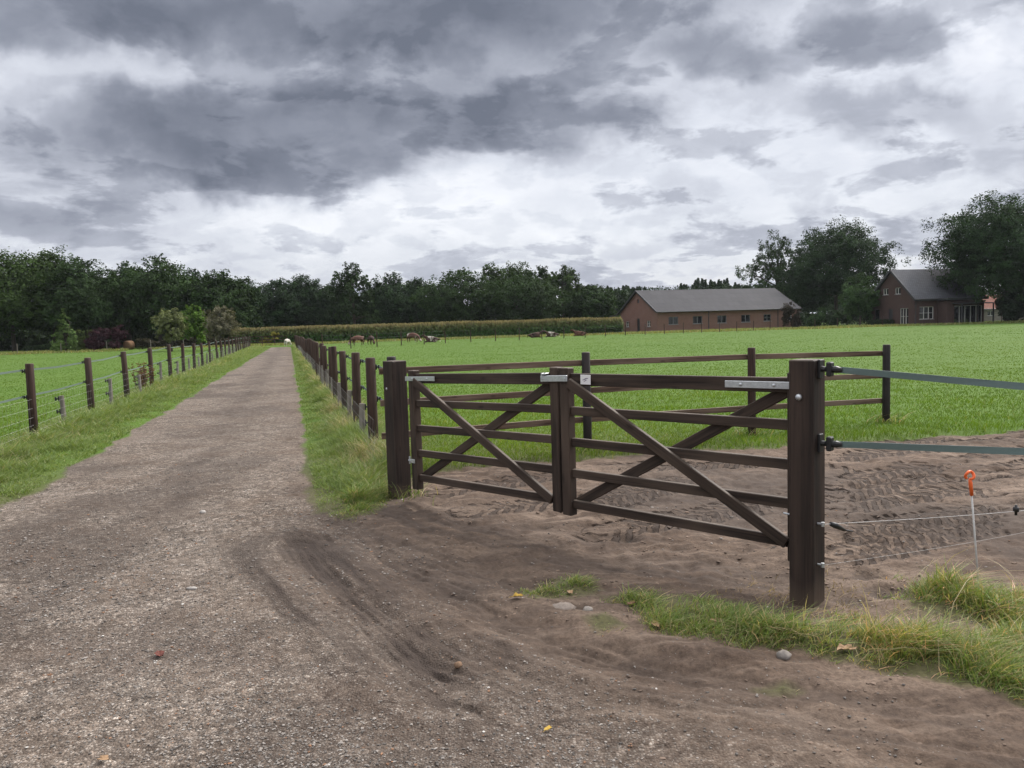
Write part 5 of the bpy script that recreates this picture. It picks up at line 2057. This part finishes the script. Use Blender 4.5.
H_BW = mat_hide('brown_white_hide', (0.085, 0.038, 0.026), (0.34, 0.29, 0.25), 1.5, 0.58)
H_BR = mat_hide('red_brown_hide', (0.085, 0.038, 0.025), (0.12, 0.055, 0.036), 2.0, 0.5)
H_DK = mat_hide('dark_brown_hide', (0.035, 0.018, 0.014), (0.06, 0.03, 0.02), 2.0, 0.5)
H_DW = mat_hide('dark_and_white_hide', (0.05, 0.024, 0.018), (0.42, 0.38, 0.34), 1.3, 0.50)
H_WH = mat_hide('white_wool', (0.42, 0.39, 0.34), (0.52, 0.49, 0.44), 3.0, 0.5)
EYE = M_black


def cow_mesh(pose, mat, s=1.0, wool=False):
    f = 1.18 if wool else 1.0
    J = [((-0.62, 0, 1.08), 0.30 * f, 0.30 * f),   # 0 rump (root)
         ((-0.05, 0, 1.02), 0.37 * f, 0.38 * f),   # 1 belly
         ((0.52, 0, 1.06), 0.31 * f, 0.34 * f)]    # 2 chest
    E = [(0, 1), (1, 2)]
    lie = pose == 'lie'
    dz = -0.62 if lie else 0
    J = [((x, y, z + dz), a, b) for (x, y, z), a, b in J]

    def chain(start, pts):
        prev = start
        for p, r in pts:
            J.append((p, r, r)); E.append((prev, len(J) - 1)); prev = len(J) - 1
        return prev
    if pose == 'graze':
        chain(2, [((0.86, 0, 0.86), 0.17), ((1.10, 0, 0.48), 0.125), ((1.22, 0, 0.28), 0.13), ((1.33, 0, 0.10), 0.085)])
    elif lie:
        chain(2, [((0.86, 0.05, 0.66), 0.16), ((1.04, 0.12, 0.90), 0.12), ((1.22, 0.16, 0.88), 0.125), ((1.42, 0.18, 0.78), 0.08)])
    else:
        chain(2, [((0.88, 0, 1.20), 0.17), ((1.08, 0, 1.38), 0.13), ((1.24, 0, 1.36), 0.13), ((1.45, 0, 1.22), 0.085)])
    hd = len(J) - 2
    for sy in (-1, 1):
        x, y, z = J[hd][0]
        chain(hd, [((x - 0.03, y + sy * 0.15, z + 0.08), 0.045), ((x - 0.06, y + sy * 0.25, z + 0.07), 0.02)])
    if lie:
        for sy in (-1, 1):
            chain(2, [((0.66, sy * 0.26, 0.16), 0.10), ((0.98, sy * 0.24, 0.08), 0.06), ((0.72, sy * 0.26, 0.05), 0.05)])
            chain(0, [((-0.40, sy * 0.36, 0.22), 0.15), ((-0.10, sy * 0.46, 0.10), 0.08), ((-0.45, sy * 0.48, 0.06), 0.05), ((-0.22, sy * 0.52, 0.05), 0.045)])
        chain(0, [((-0.93, 0.08, 0.42), 0.05), ((-1.0, 0.22, 0.10), 0.03), ((-0.9, 0.35, 0.05), 0.04)])
    else:
        for sy in (-1, 1):
            chain(2, [((0.52, sy * 0.19, 0.66), 0.12), ((0.54, sy * 0.19, 0.40), 0.065), ((0.52, sy * 0.19, 0.12), 0.045), ((0.55, sy * 0.19, 0.03), 0.06)])
            chain(0, [((-0.58, sy * 0.20, 0.74), 0.16), ((-0.76, sy * 0.20, 0.44), 0.07), ((-0.70, sy * 0.20, 0.13), 0.045), ((-0.67, sy * 0.20, 0.03), 0.06)])
        chain(0, [((-0.94, 0, 1.08), 0.045), ((-1.00, 0, 0.75), 0.028), ((-0.99, 0, 0.48), 0.05)])
    J = [((x * s, y * s, z * s), a * s, b * s) for (x, y, z), a, b in J]
    return skin_body('body', J, E, mat, 2)


def animal(name, label, cat, px, d, rz, mesh, group):
    p = on_ground(FLAT(px, d))
    o = bpy.data.objects.new(name, mesh)
    COL.objects.link(o)
    o.location = p
    o.rotation_euler = (0, 0, rz)
    tag(o, label, cat, group)
    return o


try:
    cg = 'cattle in the far pasture'
    animal('cow', 'brown and white cow standing at the left end of the far pasture fence', 'cow', 357, 79, PI * 1.22, cow_mesh('graze', H_BW, 0.80), cg)
    animal('cow', 'dark cow standing just right of the leftmost standing cow', 'cow', 370.5, 80, -1.05, cow_mesh('graze', H_DK, 0.75), cg)
    animal('cow', 'red brown cow with a pale back, grazing alone before the maize', 'cow', 412.5, 84, -0.55, cow_mesh('graze', H_BW, 0.84), cg)
    animal('cow', 'brown cow with a white middle lying right of the lone grazing cow', 'cow', 432, 83, PI, cow_mesh('lie', H_DW, 0.85), cg)
    animal('cow', 'dark brown cow lying left of the dark and white one', 'cow', 534, 92, 0.1, cow_mesh('lie', H_DK, 0.85), cg)
    animal('cow', 'dark and white cow lying in the middle of the far pasture', 'cow', 552, 93, PI, cow_mesh('lie', H_DW, 0.85), cg)
    animal('cow', 'red brown cow lying nearest the brick barn', 'cow', 580, 94, PI, cow_mesh('lie', H_BR, 0.85), cg)
    animal('sheep', 'white woolly sheep standing at the far end of the gravel road', 'sheep', 286.8, 88, PI * 0.42, cow_mesh('graze', H_WH, 0.62, True), None)
except Exception as ex:
    print('ANIMALS FAILED', repr(ex))
    raise

# ------------------------------------------------------------------ small things on the ground
def fallen_leaf(px, py, size, col, label, seed):
    rng = np.random.default_rng(seed)
    size *= 0.78
    p = on_ground(G(px, py))
    t = NT('dry_leaf')
    co = t.n('ShaderNodeTexCoord').outputs['Object']
    nz = t.noise(co, 50, 3)
    M = t.done(t.bsdf(t.ramp(nz, [(0.3, tuple(x * .6 for x in col)), (0.7, col)]), 0.7, 0, 0.25).outputs[0])
    n = 14
    mb = MB()
    rot = rng.uniform(0, 2 * PI)
    rim = []
    for i in range(n):
        a_ = 2 * PI * i / n
        r = size * (0.62 + 0.38 * abs(math.cos(a_ * 2.5))) * (0.85 + 0.3 * rng.random())
        x, y = r * math.cos(a_) * 1.2, r * math.sin(a_) * 0.75
        z = 0.35 * abs(y) + size * 0.25 * rng.random()
        rim.append(p + Vector((x * math.cos(rot) - y * math.sin(rot), x * math.sin(rot) + y * math.cos(rot), 0.012 + z)))
    top = rim + [p + Zv * 0.014]
    bot = [q - Zv * 0.0015 for q in top]
    fs = [(n, i, (i + 1) % n) for i in range(n)] + [(2 * n + 1, n + 1 + (i + 1) % n, n + 1 + i) for i in range(n)]
    fs += [(i, n + 1 + i, n + 1 + (i + 1) % n, (i + 1) % n) for i in range(n)]
    mb.add(top + bot, fs)
    st_ = p + Vector((math.cos(rot), math.sin(rot), 0)) * size
    mb.tube([st_ + Zv * 0.015, st_ + Vector((math.cos(rot), math.sin(rot), 0)) * size * .7 + Zv * 0.01], 0.0012, 4)
    single(mb, 'fallen_leaf', M, p, label, 'leaf', 'fallen leaves')


Yl, Br, Rd, Tn = (0.42, 0.27, 0.04), (0.17, 0.09, 0.05), (0.13, 0.040, 0.028), (0.36, 0.23, 0.13)
for a_ in [(518, 601, 0.040, Yl, 'yellow fallen leaf lying left of the small grass tuft', 1),
           (570, 594, 0.035, Tn, 'tan fallen leaf lying under the small grass tuft', 2),
           (632, 606, 0.035, Br, 'brown fallen leaf caught at the left end of the grass strip', 3),
           (718, 628, 0.045, Tn, 'pale tan fallen leaf lying in the middle of the grass strip', 4),
           (655, 628, 0.042, Tn, 'curled tan fallen leaf on the soil below the grass strip', 5),
           (846, 655, 0.055, Tn, 'large pale leaf at the lower edge of the grass strip', 6),
           (548, 727, 0.022, Yl, 'small yellow fallen leaf on the bare drive near the bottom of the picture', 7),
           (160, 657, 0.045, Rd, 'dark red fallen leaf on the gravel at the left', 8),
           (50, 678, 0.020, Br, 'small brown leaf on the gravel near the left picture edge', 9),
           (104, 762, 0.028, Tn, 'tan leaf on the gravel at the bottom left', 10)]:
    fallen_leaf(*a_)


def stone(px, py, sx, sy, sz, label, seed, col=(0.30, 0.27, 0.24)):
    rng = np.random.default_rng(seed)
    p = on_ground(G(px, py))
    t = NT('field_stone')
    co = t.n('ShaderNodeTexCoord').outputs['Object']
    nz = t.noise(co, 25, 5, .65)
    M = t.done(t.bsdf(t.ramp(nz, [(0.3, tuple(x * .55 for x in col)), (0.7, col)]), 0.9, 0, 0.2, t.bump(nz, .6, .01)).outputs[0])
    mb = MB()
    rows, n = 6, 12
    vs, fs = [], []
    for r in range(rows):
        ph = PI * (r + 0.5) / rows
        for k in range(n):
            a_ = 2 * PI * k / n
            q = Vector((math.sin(ph) * math.cos(a_) * sx, math.sin(ph) * math.sin(a_) * sy, math.cos(ph) * sz)) * (0.85 + 0.3 * rng.random())
            vs.append(p + q + Zv * sz * 0.35)
    for r in range(rows - 1):
        for k in range(n):
            k2 = (k + 1) % n
            fs.append((r * n + k, (r + 1) * n + k, (r + 1) * n + k2, r * n + k2))
    fs.append(tuple(range(n)))
    fs.append(tuple(range((rows - 1) * n, rows * n))[::-1])
    mb.add(vs, fs)
    single(mb, 'stone', M, p, label, 'stone', 'loose stones by the drive', True)


for a_ in [(562, 608, 0.075, 0.06, 0.035, 'flat pale stone left of the grass strip', 1, (0.25, 0.21, 0.18)),
           (588, 612, 0.03, 0.025, 0.02, 'small grey stone right of the flat pale stone', 2),
           (784, 657, 0.034, 0.032, 0.024, 'round grey stone at the lower edge of the grass strip', 3, (0.26, 0.235, 0.21)),
           (192, 590, 0.035, 0.014, 0.012, 'thin whitish stone lying flat on the gravel road', 4, (0.42, 0.39, 0.36)),
           (458, 663, 0.02, 0.018, 0.016, 'small orange brown stone on the dark wheel rut', 5, (0.24, 0.155, 0.10)),
           (203, 513, 0.03, 0.025, 0.018, 'whitish stone in the middle of the gravel road', 8, (0.42, 0.39, 0.36))]:
    stone(*a_)


def dock(px, py, label, seed, h=0.75, n=16, col=(0.16, 0.085, 0.035)):
    rng = np.random.default_rng(seed)
    p = on_ground(G(px, py))
    V, Q, C = [], [], []
    mb = MB()
    t = NT('dry_stem')
    co = t.n('ShaderNodeTexCoord').outputs['Object']
    nz = t.noise(co, 30, 3)
    M = t.done(t.bsdf(t.ramp(nz, [(0.3, tuple(x * .5 for x in col)), (0.7, col)]), 0.85, 0, 0.2).outputs[0])
    for k in range(n):
        a_ = rng.uniform(0, 2 * PI); r = rng.uniform(0, 0.22)
        b0 = p + Vector((math.cos(a_) * r, math.sin(a_) * r, -0.02))
        hh = h * rng.uniform(0.6, 1.1)
        tp_ = b0 + Vector((rng.normal(0, .12), rng.normal(0, .12), hh))
        md = (b0 + tp_) / 2 + Vector((rng.normal(0, .03), rng.normal(0, .03), 0))
        mb.tube([b0, md, tp_], [0.009, 0.007, 0.004], 5)
        for j in range(10):
            f = rng.uniform(0.35, 1.0)
            q = b0 + (tp_ - b0) * f
            e = Vector((rng.normal(0, .06), rng.normal(0, .06), rng.uniform(0, .06)))
            mb.tube([q, q + e * 0.6, q + e], [0.006, 0.016, 0.004], 4)
    single(mb, 'dock_plant', M, p, label, 'plant', None)


dock(143, 392, 'clump of dry brown dock stems by the third post of the left fence', 3, 0.78, 20)

# ------------------------------------------------------------------ sky, sun
SUN_AZ, SUN_EL = math.radians(48), math.radians(44)
world = bpy.data.worlds.new('World')
scene.world = world
world.use_nodes = True
nt = world.node_tree
nt.nodes.clear()


class WT(NT):
    def __init__(self, tree_):
        self.t = tree_
        self.out = tree_.nodes.new('ShaderNodeOutputWorld')


w = WT(nt)
sky = w.n('ShaderNodeTexSky', sky_type='NISHITA', sun_disc=False, sun_elevation=SUN_EL, sun_rotation=SUN_AZ)
tc = w.n('ShaderNodeTexCoord').outputs['Generated']
sp = w.n('ShaderNodeSeparateXYZ')
w.link(tc, sp.inputs[0])
dx, dy, dz = sp.outputs
# cloud-layer plane coordinates
zz = w.math('ADD', w.math('MAXIMUM', dz, 0.0), 0.16)
cu, cv = w.math('DIVIDE', dx, zz), w.math('DIVIDE', dy, zz)
pl = w.n('ShaderNodeCombineXYZ', ins={0: cu, 1: cv, 2: 0.0}).outputs[0]
# direction coordinates (tangent of bearing and of height) for the large cloud masses
yy = w.math('MAXIMUM', dy, 0.15)
tx, ty = w.math('DIVIDE', dx, yy), w.math('DIVIDE', dz, yy)
tv = w.n('ShaderNodeCombineXYZ', ins={0: tx, 1: ty, 2: 0.0}).outputs[0]
warp = w.n('ShaderNodeTexNoise', ins={'Scale': 5.5, 'Detail': 5.0, 'Roughness': 0.55})
w.link(tv, warp.inputs['Vector'])
wsub = w.n('ShaderNodeVectorMath', operation='SUBTRACT', ins={1: (0.5, 0.5, 0.5)})
w.link(warp.outputs['Color'], wsub.inputs[0])
wmul = w.n('ShaderNodeVectorMath', operation='MULTIPLY', ins={1: (0.26, 0.13, 0)})
w.link(wsub.outputs[0], wmul.inputs[0])
warp2 = w.n('ShaderNodeTexNoise', ins={'Scale': 13.0, 'Detail': 4.0, 'Roughness': 0.5})
w.link(tv, warp2.inputs['Vector'])
wsub2 = w.n('ShaderNodeVectorMath', operation='SUBTRACT', ins={1: (0.5, 0.5, 0.5)})
w.link(warp2.outputs['Color'], wsub2.inputs[0])
wmul2 = w.n('ShaderNodeVectorMath', operation='MULTIPLY', ins={1: (0.11, 0.075, 0)})
w.link(wsub2.outputs[0], wmul2.inputs[0])
wsum = w.n('ShaderNodeVectorMath', operation='ADD')
w.link(wmul.outputs[0], wsum.inputs[0]); w.link(wmul2.outputs[0], wsum.inputs[1])
wadd = w.n('ShaderNodeVectorMath', operation='ADD')
w.link(tv, wadd.inputs[0]); w.link(wsum.outputs[0], wadd.inputs[1])


def blob(px, py, rx, ry, amp, ang=0.0, hard=0.0):
    r = ray(px, py)
    cx_, cy_ = r.x / r.y, r.z / r.y
    s = w.n('ShaderNodeVectorMath', operation='SUBTRACT', ins={1: (cx_, cy_, 0)})
    w.link(wadd.outputs[0], s.inputs[0])
    v = s.outputs[0]
    if ang:
        ro = w.n('ShaderNodeVectorRotate', rotation_type='Z_AXIS', ins={'Angle': math.radians(ang)})
        w.link(v, ro.inputs['Vector'])
        v = ro.outputs[0]
    m_ = w.n('ShaderNodeVectorMath', operation='MULTIPLY', ins={1: (F_PX / rx, F_PX / ry, 0)})
    w.link(v, m_.inputs[0])
    ln = w.n('ShaderNodeVectorMath', operation='LENGTH')
    w.link(m_.outputs[0], ln.inputs[0])
    mr = w.n('ShaderNodeMapRange', interpolation_type='SMOOTHERSTEP', ins={1: 1.36, 2: 0.36, 3: 0.0, 4: amp})
    w.link(ln.outputs['Value'], mr.inputs[0])
    return mr.outputs[0]


BL = [  # px, py, rx, ry, amount
    (290, 168, 150, 34, 0.20, 0), (340, 18, 220, 40, 0.20, 0), (470, 190, 500, 40, -0.04, 0),
    (330, -30, 520, 75, 0.42, 0), (60, 8, 150, 36, 0.22, 0), (430, 60, 170, 55, 0.30, 0), (560, 20, 190, 55, 0.22, 0),
    (290, 140, 190, 55, 0.42, 0), (120, 118, 170, 36, 0.30, 0), (240, 112, 170, 30, 0.14, 0), (420, 112, 120, 45, 0.14, 0),
    (525, 118, 105, 32, 0.46, 0), (715, 50, 75, 30, 0.36, 0), (850, 45, 110, 30, 0.30, 0), (640, 90, 90, 30, 0.10, 0),
    (905, 115, 85, 30, 0.24, 0), (560, 150, 60, 20, 0.14, 0), (150, 165, 120, 25, 0.20, 0), (50, 215, 130, 25, 0.18, 0),
    (620, 205, 110, 18, 0.12, 0), (800, 210, 30, 24, 0.14, 0), (900, 220, 60, 16, 0.10, 0), (1010, 150, 60, 40, 0.16, 0),
    (60, 180, 130, 40, 0.12, 0), (120, 66, 190, 36, 0.03, 8), (200, 95, 260, 70, 0.06, 0), (5, 55, 40, 20, -0.10, 0),
    (440, 215, 300, 34, -0.12, 0), (990, 40, 50, 40, -0.14, 0),
]
dens = None
for b_ in BL:
    v = blob(*b_)
    dens = v if dens is None else w.math('ADD', dens, v)


def layer(vec, scale, detail, rough, sx=1.0, sy=1.0, off=(0, 0, 0)):
    mp = w.n('ShaderNodeMapping', ins={'Vector': vec, 'Scale': (sx, sy, 1), 'Location': off})
    nd = w.n('ShaderNodeTexNoise', ins={'Scale': scale, 'Detail': detail, 'Roughness': rough, 'Distortion': 0.25})
    w.link(mp.outputs[0], nd.inputs['Vector'])
    return nd.outputs['Fac']


def plane(off):
    q = w.math('ADD', w.math('MAXIMUM', dz, 0.0), off)
    return w.n('ShaderNodeCombineXYZ', ins={0: w.math('DIVIDE', dx, q), 1: w.math('DIVIDE', dy, q), 2: 0.0}).outputs[0]


pl2, pl3 = plane(0.24), plane(0.40)
n_big = layer(pl, 0.9, 7, 0.55, 1, 1, (3.1, 0.4, 0))
n_cu = layer(pl2, 2.3, 10, 0.60, 1.0, 1.0, (0.7, 1.9, 0))
n_c2 = layer(pl3, 7.0, 9, 0.58, 1.0, 1.15, (4.4, 0.6, 0))
n_fin = layer(pl3, 9.0, 8, 0.6, 1.0, 1.0, (2.3, 0.2, 0))


def soft(v, a, b):
    mr = w.n('ShaderNodeMapRange', interpolation_type='SMOOTHSTEP', ins={1: a, 2: b, 3: 0.0, 4: 1.0})
    w.link(v, mr.inputs[0])
    return mr.outputs[0]


c1, c2 = soft(n_cu, 0.46, 0.57), soft(n_c2, 0.46, 0.58)
rim = w.math('MULTIPLY', c1, w.math('SUBTRACT', 1.0, c1))
t_ = w.math('ADD', w.math('MULTIPLY', c1, 0.19), w.math('MULTIPLY', c2, 0.10))
t_ = w.math('ADD', t_, w.math('MULTIPLY', rim, -0.40))
t_ = w.math('ADD', t_, w.math('MULTIPLY', w.math('SUBTRACT', n_fin, 0.5), 0.22))
t_ = w.math('ADD', t_, w.math('MULTIPLY', w.math('SUBTRACT', n_big, 0.5), 0.20))
thick = w.math('ADD', w.math('ADD', dens, t_), -0.015)
fac = w.math('ADD', w.math('MULTIPLY', thick, 0.78), 0.22)
c_cloud = w.ramp(fac, [(0.0, (0.95, 0.955, 0.97)), (0.16, (0.76, 0.775, 0.815)), (0.30, (0.585, 0.61, 0.67)), (0.44, (0.42, 0.445, 0.51)), (0.66, (0.265, 0.288, 0.345)), (0.95, (0.150, 0.170, 0.216))])
# outside the view: cloud brightened around the sun and overhead to add light
SD = (math.sin(SUN_AZ) * math.cos(SUN_EL), math.cos(SUN_AZ) * math.cos(SUN_EL), math.sin(SUN_EL))
dt = w.n('ShaderNodeVectorMath', operation='DOT_PRODUCT', ins={1: SD})
w.link(tc, dt.inputs[0])
glow = w.n('ShaderNodeMapRange', interpolation_type='SMOOTHERSTEP', ins={1: 0.89, 2: 1.0, 3: 1.0, 4: 9.0})
w.link(dt.outputs['Value'], glow.inputs[0])
over = w.n('ShaderNodeMapRange', interpolation_type='SMOOTHSTEP', ins={1: 0.42, 2: 0.75, 3: 1.0, 4: 2.6})
w.link(dz, over.inputs[0])
gl = w.math('MULTIPLY', glow.outputs[0], over.outputs[0])
warmth = w.mix(w.math('MULTIPLY', w.math('SUBTRACT', gl, 1.0), 0.5, True), (1.0, 1.0, 1.0), (1.06, 1.0, 0.90))
c_cloud = w.mix(1.0, c_cloud, warmth, 'MULTIPLY')
c_cloud = w.mix(1.0, c_cloud, (0.99, 0.992, 1.012), 'MULTIPLY')
vm = w.n('ShaderNodeVectorMath', operation='SCALE')
w.link(c_cloud, vm.inputs[0]); w.link(gl, vm.inputs['Scale'])
bg_sky = w.n('ShaderNodeBackground', ins={'Strength': 0.12})
w.link(sky.outputs[0], bg_sky.inputs['Color'])
bg_cl = w.n('ShaderNodeBackground', ins={'Strength': 1.0})
w.link(vm.outputs[0], bg_cl.inputs['Color'])
cover = w.ramp(thick, [(0.0, 0.90), (0.10, 0.97), (0.3, 1.0)])
mxs = w.n('ShaderNodeMixShader')
w.link(cover, mxs.inputs[0]); w.link(bg_sky.outputs[0], mxs.inputs[1]); w.link(bg_cl.outputs[0], mxs.inputs[2])
w.link(mxs.outputs[0], w.out.inputs['Surface'])

sun_d = bpy.data.lights.new('sun', 'SUN')
sun_d.energy = 1.5
sun_d.angle = math.radians(10)
sun_d.color = (1.0, 0.90, 0.76)
sun = bpy.data.objects.new('sun', sun_d)
COL.objects.link(sun)
sun.rotation_euler = Vector(SD).to_track_quat('Z', 'Y').to_euler()
sun.location = (20, 20, 40)

# ------------------------------------------------------------------ thin damp air
def haze():
    t = NT('haze_air')
    v = t.n('ShaderNodeVolumePrincipled', ins={'Color': (0.86, 0.91, 1.0, 1), 'Density': HAZE, 'Anisotropy': 0.2})
    t.link(v.outputs[0], t.out.inputs['Volume'])
    mb = MB()
    mb.box((0, 0, 13.5), (1, 0, 0), (0, 1, 0), (0, 0, 1), 4800, 4800, 15.0)
    o = mb.build('haze', t.m)
    tag(o, 'thin pale damp air over the fields', 'haze', None, 'stuff')


HAZE = 0.00009
haze()

# ------------------------------------------------------------------ render settings
vs = scene.view_settings
scene.display_settings.display_device = 'sRGB'
vs.view_transform = 'Standard'
vs.look = 'None'
vs.exposure = 0.15
vs.gamma = 1.0
vs.use_curve_mapping = False
scene.cycles.use_denoising = True
scene.cycles.max_bounces = 6
scene.cycles.diffuse_bounces = 3
scene.cycles.transmission_bounces = 3
scene.cycles.transparent_max_bounces = 4
